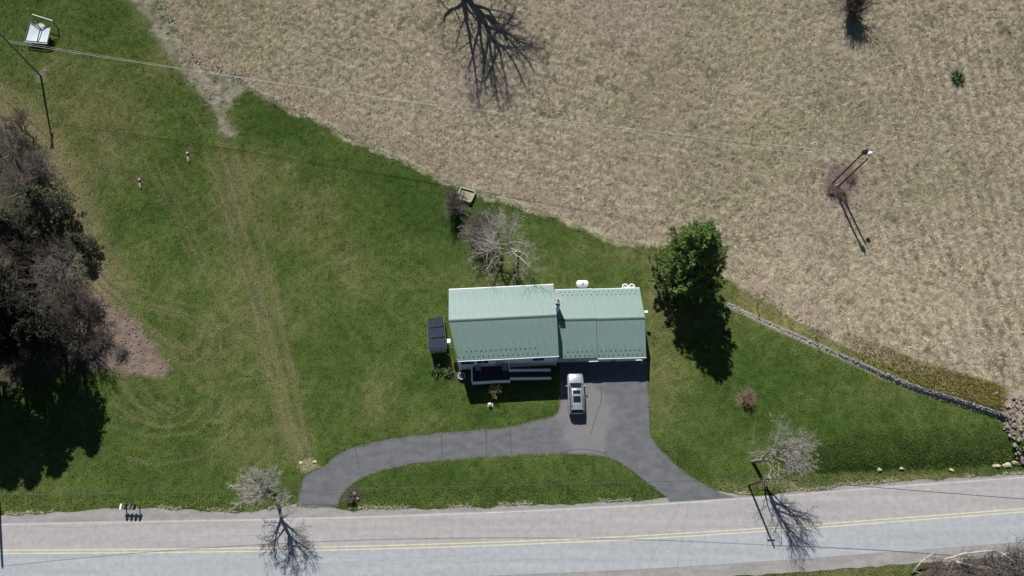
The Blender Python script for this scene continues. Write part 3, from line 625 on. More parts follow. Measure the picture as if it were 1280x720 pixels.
# ------------------------------------------------------------------ deck with a ramp
dk0 = MX1 @ Vector((-3.9, -4.25, 0))
DK = thing('deck', 'dark boarded porch deck with white railings and a ramp along the front of the house', 'deck', dk0, math.radians(3.0))
ua, ubd, va, vbd, zd = .0, 4.35, -2.05, -.02, 1.0
n = 15; bmw = (vbd-va)/n
bme = MB().box((0, 0, 0), (ubd-ua, bmw-.012, .04)).mesh('deck_board'); bme.materials.append(M['deckwood'])
for i in range(n): link('deck_board', bme, None, DK, Matrix.Translation(((ua+ubd)/2, va+(i+.5)*bmw, zd)))
for u in (ua+.06, 2.1, ubd-.06):
    for v in (va+.06, ): MB().box((u, v, .45), (.1, .1, 1.05)).build('support_post', M['greywood'], DK)
def railing(p0, p1, nb=0, hh=.95):
    p0 = Vector(p0); p1 = Vector(p1); mb = MB()
    up = Vector((0, 0, 1)); d = (p1-p0)
    mb.tube([p0+up*hh, p1+up*hh], .075, 4); mb.tube([p0+up*.12, p1+up*.12], .06, 4); mb.tube([p0+up*.5, p1+up*.5], .04, 4)
    r = mb.build('railing', M['white'], DK)
    k_ = max(2, int(d.length/1.4)+1)
    for i in range(k_): q = p0+d*i/(k_-1); MB().box((q.x, q.y, q.z+hh/2), (.1, .1, hh+.06)).build('railing_post', M['white'], r)
    b = MB(); m_ = int(d.length/.16)
    for i in range(1, m_): q = p0+d*i/m_; b.tube([q+up*.12, q+up*hh], .015, 4)
    b.build('balusters', M['white'], r)
railing((ua, va, zd), (ua, vbd, zd)); railing((ua, va, zd), (ubd, va, zd)); railing((ubd, -.75, zd), (ubd, vbd, zd))
rb = MB(); rb.add([(ubd+.02, -1.75, zd), (ubd+.02, -.8, zd), (9.3, -.8, .05), (9.3, -1.75, .05), (ubd+.02, -1.75, zd-.1), (ubd+.02, -.8, zd-.1), (9.3, -.8, -.05), (9.3, -1.75, -.05)],
       [(0, 1, 2, 3), (4, 7, 6, 5), (0, 4, 5, 1), (1, 5, 6, 2), (2, 6, 7, 3), (3, 7, 4, 0)])
rb.build('ramp', M['deckwood'], DK)
railing((ubd+.1, -.78, zd), (9.2, -.78, .2)); railing((ubd+.1, -1.77, zd), (9.2, -1.77, .2))
def chair(px, py, label):
    c = P(px, py, 1.25); o = thing('patio_chair', label, 'chair', (c.x, c.y, 1.02), math.radians(3), 'patio chairs on the deck')
    MB().box((0, 0, .42), (.52, .5, .05)).build('seat', M['bluegrey'], o, bevel=.015)
    MB().box((0, .25, .7), (.52, .06, .55)).build('backrest', M['bluegrey'], o, bevel=.015)
    for a in (-1, 1):
        MB().box((a*.27, 0, .62), (.06, .5, .04)).build('armrest', M['bluegrey'], o)
        for b in (-1, 1): MB().box((a*.23, b*.22, .2), (.05, .05, .4)).build('leg', M['bluegrey'], o)
chair(598, 461, 'blue grey plastic chair at the open corner end of the deck, nearer the solar panels')
chair(631, 461, 'blue grey plastic chair on the deck beside the top of the ramp')

# ------------------------------------------------------------------ things around the house
def frame_from(px, h): return [P(x, y, h_) for (x, y), h_ in zip(px, h)]
# solar rack
sp = frame_from([(534.5, 398.5), (554, 395.5), (558, 435), (535, 437)], [.7, .7, 2.3, 2.3])
SO = thing('solar_rack', 'tilted rack of three dark solar panels standing on the lawn by the house end', 'solar panels', (sp[0].x, sp[0].y, 0))
o_ = Vector((sp[0].x, sp[0].y, 0)); A, B, Cc, D = [p-o_ for p in sp]
def lerp4(u, v): return (A*(1-u)+B*u)*(1-v)+(D*(1-u)+Cc*u)*v
nrm = (B-A).cross(D-A).normalized(); nrm = nrm if nrm.z > 0 else -nrm
for k_ in range(3):
    q = [lerp4(u, v) for u, v in ((.05, k_/3+.015), (.95, k_/3+.015), (.95, (k_+1)/3-.015), (.05, (k_+1)/3-.015))]
    mb = MB(); mb.add([p+nrm*.05 for p in q]+[p-nrm*.01 for p in q], [(0, 1, 2, 3), (4, 7, 6, 5), (0, 4, 5, 1), (1, 5, 6, 2), (2, 6, 7, 3), (3, 7, 4, 0)])
    pn = mb.build('solar_panel', M['solar'], SO)
    f = MB()
    for a, b in ((0, 1), (1, 2), (2, 3), (3, 0)): f.tube([q[a]+nrm*.045, q[b]+nrm*.045], .022, 4)
    f.build('panel_frame', M['dark'], pn)
f = MB()
for a, b in ((A, D), (B, Cc)): f.tube([a-nrm*.1, b-nrm*.1], .045, 4)
f.tube([A-nrm*.1, B-nrm*.1], .04, 4); f.tube([D-nrm*.1, Cc-nrm*.1], .04, 4); f.build('rack_frame', M['metal'], SO)
for u in (.08, .92):
    for v in (.08, .95):
        q = lerp4(u, v); MB().tube([(q.x, q.y, 0), (q.x, q.y, q.z-.08)], .05).build('leg', M['greywood'], SO)
# board added behind the rack to deepen the shade below it
q0, q1 = lerp4(.05, .97), lerp4(.95, .97); mb = MB(); mb.add([q0-Vector((0, 0, .1)), q1-Vector((0, 0, .1)), Vector((q1.x, q1.y, .1)), Vector((q0.x, q0.y, .1))], [(0, 1, 2, 3)])
mb.build('shade_board', M['greywood'], SO)
# propane tank behind the house
c = P(728, 357.5, .6); o = thing('propane_tank', 'white rounded horizontal gas tank lying behind the house', 'gas tank', (c.x, c.y+.25, 0))
MB().lathe([(.05, -.78), (.25, -.74), (.4, -.62), (.45, -.45), (.45, .45), (.4, .62), (.25, .74), (.05, .78)], 18, (0, 0, .65), 'x').build('tank_shell', M['white'], o, smooth=True)
for u in (-.45, .45): MB().box((u, 0, .12), (.12, .6, .24)).build('foot', M['metal'], o)
MB().lathe([(.13, 1.05), (.15, 1.18), (.1, 1.24), (.02, 1.25)], 12).build('valve_dome', M['white'], o)
for px, lb in ((781.5, 'upright white gas cylinder behind the garage, nearer the horizontal gas tank'), (789.8, 'upright white gas cylinder behind the garage, nearer the pine tree')):
    c = P(px, 360.8, 1.2); o = thing('gas_cylinder', lb, 'gas cylinder', (c.x, c.y+.2, 0), 0, 'white gas cylinders behind the garage')
    MB().lathe([(.3, 0), (.38, .05), (.38, 1.0), (.3, 1.12), (.12, 1.18), (.02, 1.19)], 16).build('cylinder_body', M['white'], o, smooth=True)
    r = MB(); n = 16
    vs_ = [(rr*math.cos(i*6.2832/n), rr*math.sin(i*6.2832/n), z) for rr, z in ((.36, 1.1), (.4, 1.36), (.27, 1.36), (.27, 1.12)) for i in range(n)]
    r.add(vs_, [(a*n+i, a*n+(i+1) % n, (a+1)*n+(i+1) % n, (a+1)*n+i) for a in range(3) for i in range(n)]); r.build('collar', M['white'], o, smooth=True)
    MB().lathe([(.05, 1.15), (.05, 1.3), (.02, 1.31)], 8).build('valve', M['dark'], o)
# round planter in the shade
c = P(577, 470, .3); o = thing('tyre_planter', 'round grey ring planter in the shade at the house corner', 'planter', (c.x, c.y, 0))
n = 18; vs_ = [(rr*math.cos(i*6.2832/n), rr*math.sin(i*6.2832/n), z) for rr, z in ((.45, 0), (.5, .2), (.45, .36), (.34, .36), (.3, .15)) for i in range(n)]
r = MB(); r.add(vs_, [(a*n+i, a*n+(i+1) % n, (a+1)*n+(i+1) % n, (a+1)*n+i) for a in range(4) for i in range(n)]); r.build('ring', M['bluegrey'], o, smooth=True)
MB().lathe([(.33, .1), (.33, .2), (.02, .24)], 14).build('soil', M['soil'], o)
# white garden ornament
c = P(612.3, 505.8, .2); o = thing('garden_ornament', 'small white lawn ornament at the edge of the house shadow', 'ornament', (c.x, c.y, 0))
MB().lathe([(.2, 0), (.22, .08), (.12, .16), (.16, .3), (.2, .42), (.14, .55), (.03, .6)], 12).build('statue', M['white'], o, smooth=True)
MB().box((.05, 0, .03), (.62, .5, .06)).build('plinth', M['concrete'], o, bevel=.02)
# raised garden bed
q = [P(x, y, .1) for x, y in ((576.5, 234.6), (594.5, 240), (588.5, 254), (571, 248))]; z0 = q[1].z
o = thing('garden_bed', 'grey wooden framed garden bed at the edge of the lawn near the field', 'garden bed', (q[0].x, q[0].y, z0-.1))
for i in range(4):
    a = q[i]-Vector((q[0].x, q[0].y, z0-.1)); b = q[(i+1) % 4]-Vector((q[0].x, q[0].y, z0-.1)); a.z = b.z = 0; d = (b-a).normalized(); s = Vector((-d.y, d.x, 0))*.09
    if i in (1, 3): a = a+d*.1; b = b-d*.1
    MB().add([a-s, b-s, b+s, a+s]+[p+Vector((0, 0, .32)) for p in (a-s, b-s, b+s, a+s)], [(3, 2, 1, 0), (4, 5, 6, 7), (0, 1, 5, 4), (1, 2, 6, 5), (2, 3, 7, 6), (3, 0, 4, 7)]).build('board', M['greywood'], o)
cen = (q[0]+q[2])/2-Vector((q[0].x, q[0].y, z0-.1)); hx = (q[1]-q[0])*.43; hy = (q[3]-q[0])*.43; hx.z = hy.z = 0; cen.z = .1
MB().add([cen-hx-hy, cen+hx-hy, cen+hx+hy, cen-hx+hy], [(0, 1, 2, 3)]).build('soil', M['kerbgrass'], o)
MB().tube([cen-hx*.9+Vector((0, 0, .2)), cen+hx*.4+hy*.7+Vector((0, 0, .2))], .06, 4).build('cross_bar', M['greywood'], o)

# ------------------------------------------------------------------ framed sheet on the upper lawn
fp = frame_from([(40, 18), (65.8, 26), (59, 55), (30.5, 52.5)], [1.3, 1.3, .7, .7]); b0 = P(48, 42); b0z = b0.z
o = thing('canopy_frame', 'white sheet stretched in a tilted tubular frame on the lawn beside the utility pole', 'canopy', b0)
f = [p-b0 for p in fp]
mb = MB()
for i in range(4): mb.tube([f[i], f[(i+1) % 4]], .07, 6)
mb.build('frame', M['metal'], o)
e = lambda u, v: (f[0]*(1-u)+f[1]*u)*(1-v)+(f[3]*(1-u)+f[2]*u)*v
n = 8; vs_ = [e(.04+.92*i/n, .27+.07*math.sin(i/n*9)*(1-j/n)+(.66)*j/n)+Vector((0, 0, -.05-.12*math.sin(math.pi*i/n)*math.sin(math.pi*j/n))) for j in range(n+1) for i in range(n+1)]
mb = MB(); mb.add(vs_, [(j*(n+1)+i, j*(n+1)+i+1, (j+1)*(n+1)+i+1, (j+1)*(n+1)+i) for j in range(n) for i in range(n)]); mb.build('sheet', M['fabric'], o, smooth=True)
mb = MB(); mb.tube([e(.05, .12), e(.55, .42), e(.95, .2)], .06, 5); mb.tube([e(.55, .42)+Vector((0, 0, .04)), e(.55, .96)+Vector((0, 0, .06))], .06, 5); mb.tube([e(.04, .3)+Vector((0, 0, .05)), e(.5, .4)+Vector((0, 0, .06))], .04, 5)
mb.build('brace', M['dark'], o)
for u, v in ((.02, .02), (.98, .02), (.02, .98), (.98, .98)):
    q = e(u, v); MB().tube([(q.x, q.y, float(zf(q.x+b0.x, q.y+b0.y))-b0z), (q.x, q.y, q.z)], .06).build('leg', M['metal'], o)
q = e(0, 0); MB().tube([q, q+Vector((0, .1, 1.0))], .05).build('mast', M['metal'], o)

# ------------------------------------------------------------------ poles and wires
def pole(base, h, label, m='pole', r=.15, lean=(0, 0), name='utility_pole', group='utility poles'):
    o = thing(name, label, 'utility pole', base, 0, group)
    top = Vector((lean[0], lean[1], h)); MB().tube([(0, 0, -.3), tuple(top*.5), tuple(top)], [r, r*.88, r*.72], 10).build('shaft', M[m], o)
    return o, Vector(base)+top
def wire(name, a, b, sag, m, label, r=.02, group=None, n=40):
    a = Vector(a); b = Vector(b); pts = [a.lerp(b, i/n)-Vector((0, 0, 4*sag*(i/n)*(1-i/n))) for i in range(n+1)]
    return tag(MB().tube(pts, r, 4).build(name, M[m]), label, 'wire', group)
def insul(o, p, k=.12):
    MB().lathe([(.06, 0), (.1, .06), (.06, .14), (.09, .2), (.03, .26)], 8, p).build('insulator', M['concrete'], o)
pl, plt = pole(P(51, 95), 10.0, 'tall grey utility pole on the lawn below the framed white sheet', 'polegrey', .14, (-.1, .1))
insul(pl, (-.1, .1, 10.0)); 
MB().box((-.1, .1, 9.2), (.16, 2.0, .14)).build('crossarm', M['polegrey'], pl); MB().tube([(.16, 0, 7.2), (.3, -.05, 7.3)], .05).build('bracket', M['metal'], pl)
pa, pat = pole(P(1039.5, 229.5), 9.2, 'bare wooden field pole without a lamp, in a patch of dead weeds', 'pole', .14, (.3, -.5))
pb, pbt = pole(P(1047.5, 233), 7.6, 'wooden pole in the field carrying a white lamp, in a patch of dead weeds', 'pole', .14, (.3, -.4))
MB().tube([tuple(pbt-pb.location-Vector((0, 0, .5))), tuple(pbt-pb.location+Vector((.3, .5, .1)))], .04).build('lamp_arm', M['metal'], pb)
MB().lathe([(.08, .25), (.22, .12), (.28, -.05), (.02, -.08)], 12, tuple(pbt-pb.location+Vector((.34, .6, .05)))).build('lamp_head', M['white'], pb)
insul(pa, (.3, -.5, 9.2)); MB().box((.33, -.5, 8.4), (.5, .35, .6)).build('transformer', M['dark'], pa)
prd, prdt = pole(P(-1.5, 627), 7.6, 'roadside utility pole at the far edge by the road verge, away from the driveway', 'polegrey', .17)
insul(prd, (0, 0, 7.6))
prr, prrt = pole(P(936, 606.5), 7.3, 'dark roadside utility pole beside the pale bare tree', 'bark_dark', .13)
insul(prr, (0, 0, 7.3))
MB().box((0, 0, 6.6), (.9, .1, .1)).build('crossarm', M['bark_dark'], prr)
off = P(1510, 652); pro, prot = pole(off, 8.0, 'roadside utility pole farther along the road', 'pole', .15)
wire('power_line', plt+Vector((0, 0, -3.3)), pat+Vector((0, 0, -1.2)), 1.4, 'wire_pale', 'pale overhead line crossing from the lawn pole to the bare field pole', .027)
wire('power_line', plt+Vector((0, 0, -2.9)), pbt+Vector((0, 0, -.6)), 1.1, 'wire_pale', 'second pale overhead line running to the lamp pole in the field', .02)
wire('stay_wire', plt+Vector((0, 0, -.8)), plt+Vector((-14, 11, 1)), .3, 'wire_dark', 'dark cable leading away from the lawn pole past the white sheet', .03)
wire('telephone_line', prdt, prrt+Vector((0, 0, -.1)), 1.9, 'wire_dark', 'dark cable along the verge from the edge pole to the pole beside the pale tree', .022)
wire('telephone_line', prrt+Vector((0, 0, -.1)), prot, .9, 'wire_dark', 'dark cable over the road leading onward past the pale bare tree', .035)

# ------------------------------------------------------------------ mailboxes
c = P(166, 634.5); o = thing('mailbox_stand', 'row of four mailboxes on a wooden stand at the gravel verge', 'mailboxes', c, math.radians(-2))
for u in (-.75, .75): MB().box((u, 0, .5), (.1, .1, 1.0)).build('post', M['greywood'], o)
MB().box((0, 0, 1.02), (1.95, .22, .06)).build('plank', M['greywood'], o)
for i in range(4):
    u = -.72+i*.48; mb = MB(); pr = [(-.11, 0), (.11, 0), (.11, .14), (.078, .22), (0, .255), (-.078, .22), (-.11, .14)]
    mb.add([(u+x*1.2, y, 1.055+z*1.15) for y in (-.3, .3) for x, z in pr], [tuple(range(7))[::-1], tuple(range(7, 14))]+[(k_, (k_+1) % 7, 7+(k_+1) % 7, 7+k_) for k_ in range(7)])
    b = mb.build('mailbox', M['white'] if i in (0,) else M['metal'] if i == 2 else M['dark'], o)
    if i == 0: b['label'] = 'white mailbox at the end of the row'
    MB().box((u+.15, -.1, 1.25), (.02, .05, .2)).build('flag', M['lamp_red'], b)

# ------------------------------------------------------------------ car
ca, cb_ = P(718, 468.5), P(720.5, 518.5); cc_ = (ca+cb_)/2
ang = math.atan2(ca.y-cb_.y, ca.x-cb_.x)-math.pi/2
CAR = thing('parked_car', 'silver car with two dark roof windows parked on the driveway facing the house', 'car', (cc_.x, cc_.y, .005), ang)
def loft(secs, close=True):
    """secs: (y, [(x,z)...]) half sections mirrored"""
    mb = MB(); rings = []
    for y, half in secs:
        ring = [(x, y, z) for x, z in half]+[(-x, y, z) for x, z in half[::-1]]; rings.append(ring)
    n = len(rings[0]); vs_ = [p for r in rings for p in r]
    fs = [(i*n+k_, i*n+(k_+1) % n, (i+1)*n+(k_+1) % n, (i+1)*n+k_) for i in range(len(rings)-1) for k_ in range(n)]
    fs += [tuple(range(n))[::-1], tuple((len(rings)-1)*n+k_ for k_ in range(n))]
    return mb.add(vs_, fs)
def bs(w, zt, zb=.32, cr=0): return [(w*.9, zb), (w, zb+.15), (w, .62), (w*.985, zt-.10), (w*.93, zt-.02), (w*.6, zt+cr*.7), (0.02, zt+cr)]
body = loft([(2.48, bs(.66, .72, .40)), (2.42, bs(.80, .86, .34, .02)), (2.25, bs(.90, .97, .32, .03)), (1.7, bs(.955, 1.04, .30, .04)), (1.15, bs(.965, 1.08, .30, .04)), (.6, bs(.97, 1.08, .30)), (-1.0, bs(.97, 1.07, .30)), (-2.0, bs(.955, 1.06, .32)), (-2.35, bs(.92, 1.02, .34)), (-2.46, bs(.84, .9, .42))])
body.build('body', M['car'], CAR, smooth=True)
cabin = [(1.18, [(.80, 1.02), (.78, 1.05), (.7, 1.07), (.02, 1.10)]), (.35, [(.82, 1.02), (.74, 1.38), (.64, 1.62), (.02, 1.68)]), (-.3, [(.83, 1.02), (.75, 1.40), (.66, 1.68), (.02, 1.74)]), (-1.5, [(.83, 1.02), (.74, 1.40), (.65, 1.66), (.02, 1.72)]), (-2.05, [(.82, 1.02), (.72, 1.36), (.62, 1.58), (.02, 1.64)]), (-2.36, [(.79, 1.0), (.74, 1.08), (.68, 1.12), (.02, 1.14)])]
loft(cabin).build('cabin', M['glass'], CAR)
rf = MB(); ys = [(.42, .60, 1.685), (-.3, .66, 1.752), (-1.5, .65, 1.735), (-2.1, .62, 1.652)]
for (y0, w0, z0_), (y1, w1, z1_) in zip(ys[:-1], ys[1:]):
    rf.add([(-w0, y0, z0_-.05), (0, y0, z0_), (w0, y0, z0_-.05), (w1, y1, z1_-.05), (0, y1, z1_), (-w1, y1, z1_-.05)], [(0, 1, 4, 5), (1, 2, 3, 4)])
for s in (-1, 1):  # pillars and roof sides
    rf.tube([(s*.60, .42, 1.63), (s*.78, 1.15, 1.06)], .045, 5); rf.tube([(s*.64, -2.08, 1.6), (s*.76, -2.36, 1.08)], .06, 5)
    rf.tube([(s*.62, .42, 1.63), (s*.68, -.3, 1.69), (s*.67, -1.5, 1.67), (s*.64, -2.1, 1.59)], .06, 5)
    for y in (-.45, -1.45): rf.tube([(s*.68, y, 1.66), (s*.81, y, 1.05)], .045, 5)
rf.build('roof', M['car'], CAR)
for y0, y1 in ((.12, -.28), (-.55, -1.28)):
    MB().box((0, (y0+y1)/2, 1.752), (.86, y0-y1, .02)).build('roof_window', M['glass'], CAR)
for s in (-1, 1):
    MB().tube([(s*.58, .25, 1.70), (s*.58, .1, 1.79), (s*.6, -1.7, 1.78), (s*.58, -1.85, 1.70)], .028, 5).build('roof_rail', M['dark'], CAR)
    mi = MB().box((s*1.07, .78, 1.12), (.2, .12, .17)).build('mirror', M['car'], CAR, bevel=.03)
    MB().box((s*.66, 2.37, .80), (.3, .12, .14)).build('headlight', M['lamp_glass'], CAR, bevel=.03)
    MB().box((s*.76, -2.42, .88), (.2, .1, .3)).build('tail_light', M['lamp_red'], CAR, bevel=.03)
    for y in (1.55, -1.5):
        w = MB().lathe([(.26, -.11), (.35, -.10), (.37, -.05), (.37, .05), (.35, .10), (.26, .11)], 20, (s*.88, y, .37), 'x').build('wheel', M['tyre'], CAR)
        MB().lathe([(.05, -.115), (.24, -.115), (.24, .115), (.05, .118)], 12, (s*.88, y, .37), 'x').build('rim', M['metal'], w)
MB().box((0, 2.46, .62), (1.0, .06, .2)).build('grille', M['dark'], CAR, bevel=.02)
MB().box((0, -2.46, .55), (1.5, .1, .16)).build('rear_bumper', M['dark'], CAR, bevel=.03)
wp = MB()
for u in (-.5, .2): wp.tube([(u, 1.08, 1.12), (u+.5, .9, 1.24)], .015, 4)
wp.build('wiper', M['dark'], CAR)

# ------------------------------------------------------------------ stone wall, rocks
def rock_mesh(seed, name, sx=1., sy=.8, sz=.6, n=14):
    r = np.random.default_rng(seed); bm = bmesh.new()
    p = r.normal(size=(n, 3)); p /= np.linalg.norm(p, axis=1)[:, None]; p *= (.75+.3*r.random((n, 1)))*np.array((sx, sy, sz))/2*1.15
    for q in p: bm.verts.new(q)
    res = bmesh.ops.convex_hull(bm, input=bm.verts)
    bmesh.ops.delete(bm, geom=[v for v in bm.verts if not v.link_faces], context='VERTS')
    me = bpy.data.meshes.new(name); bm.to_mesh(me); bm.free(); return me
STM = [rock_mesh(i, 'stone', 1, .75, .6) for i in range(6)]
RKM = [rock_mesh(20+i, 'boulder', 1, .85, .7) for i in range(6)]
for m_ in STM: m_.materials.append(M['stone'])
for m_ in RKM: m_.materials.append(M['rock'])
c0 = G(*WALL_W[0]); SW = thing('stone_wall', 'low dry stone wall curving from the pine tree along the lawn edge', 'stone wall', c0)
NW = 118; wl = resample(smooth_line(WALL_W, .4), NW)
for i, (x, y) in enumerate(wl):
    a = wl[max(i-1, 0)]; b = wl[min(i+1, NW-1)]; th = math.atan2(b[1]-a[1], b[0]-a[0]); t = i/(NW-1)
    sx_, sy_ = -math.sin(th), math.cos(th)
    zl = float(zf(x-sx_*.6, y-sy_*.6)); zh = float(zf(x+sx_*.5, y+sy_*.5)); rows = 2 if t < .55 else 3
    for row in range(rows):
        if row and random.random() < .12: continue
        f = row/(rows-1); lo = -.10+.2*f
        s_ = random.uniform(.18, .33)*(1 if row < rows-1 else .95); px_, py_ = x+sx_*(lo+random.uniform(-.07, .07)), y+sy_*(lo+random.uniform(-.07, .07))
        zz = zl+.05+(max(zh-zl, .06)+.0)*f
        mxr = Matrix.Translation(Vector((px_, py_, zz))-c0) @ Matrix.Rotation(th+random.uniform(-.5, .5), 4, 'Z') @ Matrix.Rotation(random.uniform(-.5, .5), 4, 'X') @ Matrix.Diagonal((s_, s_, s_*random.uniform(.6, 1.1), 1))
        link('stone', STM[random.randrange(6)], None, SW, mxr)
# clods of turned earth along the dirt track, the field edge and the bare patch
cl = []
for px0, px1, n_, sp in (((192, 0), (240, 78), 110, 7), ((240, 72), (312, 104), 120, 8), ((250, 85), (290, 165), 60, 12), ((310, 108), (440, 172), 70, 3), ((130, 400), (195, 455), 90, 22), ((140, 430), (165, 445), 60, 7), ((1130, 455), (1240, 500), 80, 10), ((920, 362), (1100, 452), 90, 5)):
    for k_ in range(n_):
        f = random.random(); cl.append((px0[0]*(1-f)+px1[0]*f+random.gauss(0, sp), px0[1]*(1-f)+px1[1]*f+random.gauss(0, sp*.6)))
mb = MB(); cv = [[tuple(v.co) for v in m_.vertices] for m_ in STM]; cf = [[tuple(p.vertices) for p in m_.polygons] for m_ in STM]
for x, y in cl:
    k_ = random.randrange(6); q = P(x, y); s_ = random.uniform(.14, .42); mr_ = Matrix.Translation(q) @ Matrix.Rotation(random.uniform(0, 6), 4, 'Z') @ Matrix.Scale(s_, 4)
    mb.add([mr_ @ Vector(v) for v in cv[k_]], cf[k_])
tag(mb.build('earth_clods', M['clod']), 'loose clods of dry earth scattered along the dirt track and field edge', 'clods', kind='stuff')
# rubble at the frame's edge
RUB = [(1252, 495), (1262, 503), (1272, 508), (1281, 515), (1262, 515), (1271, 520), (1281, 527), (1258, 507), (1268, 532), (1277, 538), (1283, 548), (1266, 525), (1274, 549), (1281, 560), (1287, 535), (1290, 520), (1263, 545), (1268, 556), (1273, 566), (1279, 575), (1259, 534), (1245, 492), (1266, 497), (1277, 500), (1288, 506), (1254, 519), (1291, 555), (1288, 572), (1282, 580), (1260, 524)]
for i, (x, y) in enumerate(RUB*4):
    if i >= 30: x += random.uniform(-7, 7); y += random.uniform(-7, 7)
    s_ = random.uniform(.25, .5) if i >= 30 else random.uniform(.5, .85); c = P(x, y, s_*.2)
    o = link('rubble_rock', RKM[i % 6], None); o.location = c; o.rotation_euler = (random.uniform(-.5, .5), random.uniform(-.5, .5), random.uniform(0, 6)); o.scale = (s_, s_, s_)
    tag(o, 'larger pinkish grey rock in the rubble heap at the end of the stone wall' if i < 30 else 'small broken stone lying between larger rocks in the rubble heap', 'rock', 'larger rocks in the rubble heap' if i < 30 else 'small stones in the rubble heap')
for (x, y, s_, l) in ((1098, 587, .9, 'pale flat stone at the foot of the bank, nearest the bare tree'), (1128, 585.5, .7, 'small pale stone second along the foot of the bank'), (1188, 587.5, .8, 'pale stone third along the foot of the bank below the stone wall'),
                   (1246, 582, 1.0, 'pale block at the foot of the bank at the start of the kerb row'), (1258, 581, 1.2, 'long pale kerb block at the foot of the bank, between two others'), (1271, 579.5, 1.2, 'pale kerb block at the foot of the bank nearest the rubble heap'),
                   (376, 579, .7, 'pale flat stone at the top of the driveway mouth beside the worn track'), (394, 577, .6, 'pale stone lying beside the driveway bend')):
    c = P(x, y, .05); o = link('flat_stone', rock_mesh(int(x), 'flat_stone', 1, .5, .35), M['straw']); o.location = c; o.scale = (s_, s_, s_); o.rotation_euler = (0, 0, random.uniform(-.2, .2)); tag(o, l, 'stone', 'pale stones along the verge')
def stump(px, py, label):
    c = P(px, py); o = thing('stump', label, 'stump', c)
    MB().lathe([(.24, -.05), (.19, .1), (.15, .2), (.03, .21)], 9).build('stump_wood', M['greywood'], o)
    MB().tube([(.1, -.5, .06), (.35, -1.2, .08)], [.1, .06], 6).build('log', M['greywood'], o)
    for a in (.4, 1.9, 3.0): MB().tube([(0, 0, .02), (.6*math.cos(a), .6*math.sin(a), .03)], [.1, .04], 5).build('root', M['bark_dark'], o)
stump(174.5, 225, 'small pale stump with a broken log on the lawn nearest the woods'); stump(234.5, 192, 'small pale stump on a bare spot of lawn below the dirt track')

# ------------------------------------------------------------------ trees
def seg_mesh(name, segs, sides=3):
    S = np.array(segs, float); p0 = S[:, 0:3]; p1 = S[:, 3:6]; r0 = S[:, 6]; r1 = S[:, 7]
    d = p1-p0; d /= np.linalg.norm(d, axis=1)[:, None]+1e-9
    ref = np.where((np.abs(d[:, 2]) > .9)[:, None], np.array((1., 0, 0)), np.array((0., 0, 1)))
    a = np.cross(d, ref); a /= np.linalg.norm(a, axis=1)[:, None]; b = np.cross(d, a); n = len(S)
    V = np.empty((n, 2, sides, 3))
    for k_ in range(sides):
        o = a*math.cos(k_*2*math.pi/sides)+b*math.sin(k_*2*math.pi/sides)
        V[:, 0, k_] = p0+o*r0[:, None]; V[:, 1, k_] = p1+o*r1[:, None]
    base = np.arange(n)[:, None]*2*sides; k_ = np.arange(sides)
    F_ = np.stack([base+k_, base+(k_+1) % sides, base+sides+(k_+1) % sides, base+sides+k_], -1).reshape(-1, 4)
    return np_mesh(name, V.reshape(-1, 3), F_, smooth=sides > 4)
def norm(v): return v/(np.linalg.norm(v)+1e-9)
def grow(seed, h, r0, clear=.3, limbs=8, ang=(.5, 1.0), levels=3, trop=.06, wig=.13, lim_len=.55, kids=(0, 7, 6, 5), lean=(0, 0), twig=.008, stems=0, one_side=None):
    r = np.random.default_rng(seed); out = [[] for _ in range(levels+1)]
    def branch(p, d, L, rad, lv):
        n = [7, 6, 4, 3, 3][lv]; st = L/n; pts = [(p, d, rad)]
        for i in range(n):
            d = norm(d+r.normal(0, wig, 3)+np.array((0, 0, trop if lv else .0))); q = p+d*st; rr = max(twig*.6, rad*(1-.8*(i+1)/n)) if lv else rad*(1-.6*(i+1)/n)
            out[lv].append((*p, *q, pts[-1][2], rr)); p = q; pts.append((p, d, rr))
        if lv >= levels: return
        nk = limbs if lv == 0 else kids[lv]
        for k_ in range(nk):
            t = (clear+(1-clear)*((k_+r.random()*.8)/nk)) if lv == 0 else .18+.82*(k_+r.random())/nk
            t = min(t, .995); i = int(t*n); f = t*n-i; pp = pts[i][0]*(1-f)+pts[i+1][0]*f; dd_ = pts[i][1]; rr = pts[i][2]*(1-f)+pts[i+1][2]*f
            az = (k_*2.4+r.random()*1.2)
            ref = np.array((0, 0, 1.)) if abs(dd_[2]) < .9 else np.array((1., 0, 0)); a = norm(np.cross(dd_, ref)); b = np.cross(dd_, a)
            th = r.uniform(*ang)*(1 if lv == 0 else .9); nd = norm(dd_*math.cos(th)+(a*math.cos(az)+b*math.sin(az))*math.sin(th))
            if one_side is not None and lv == 0: nd = norm(nd+np.array((*one_side, 0)))
            LL = (h*lim_len*(1-.55*(t-clear)/(1-clear+1e-6)) if lv == 0 else L*r.uniform(.38, .62)*(1.1-.5*t))
            branch(pp, nd, LL, max(twig, rr*(.62 if lv == 0 else .55)), lv+1)
    if stems:
        for s_ in range(stems):
            a = r.random()*6.283; tl = r.uniform(.1, .75); st = np.array((math.cos(a)*.25*r.random(), math.sin(a)*.25*r.random(), 0)); branch(st, norm(np.array((math.cos(a)*tl, math.sin(a)*tl, 1))), h*r.uniform(.6, 1), r0, 1)
    else: branch(np.array((0., 0, -.2)), norm(np.array((*lean, 1.))), h*.8, r0, 0)
    return out
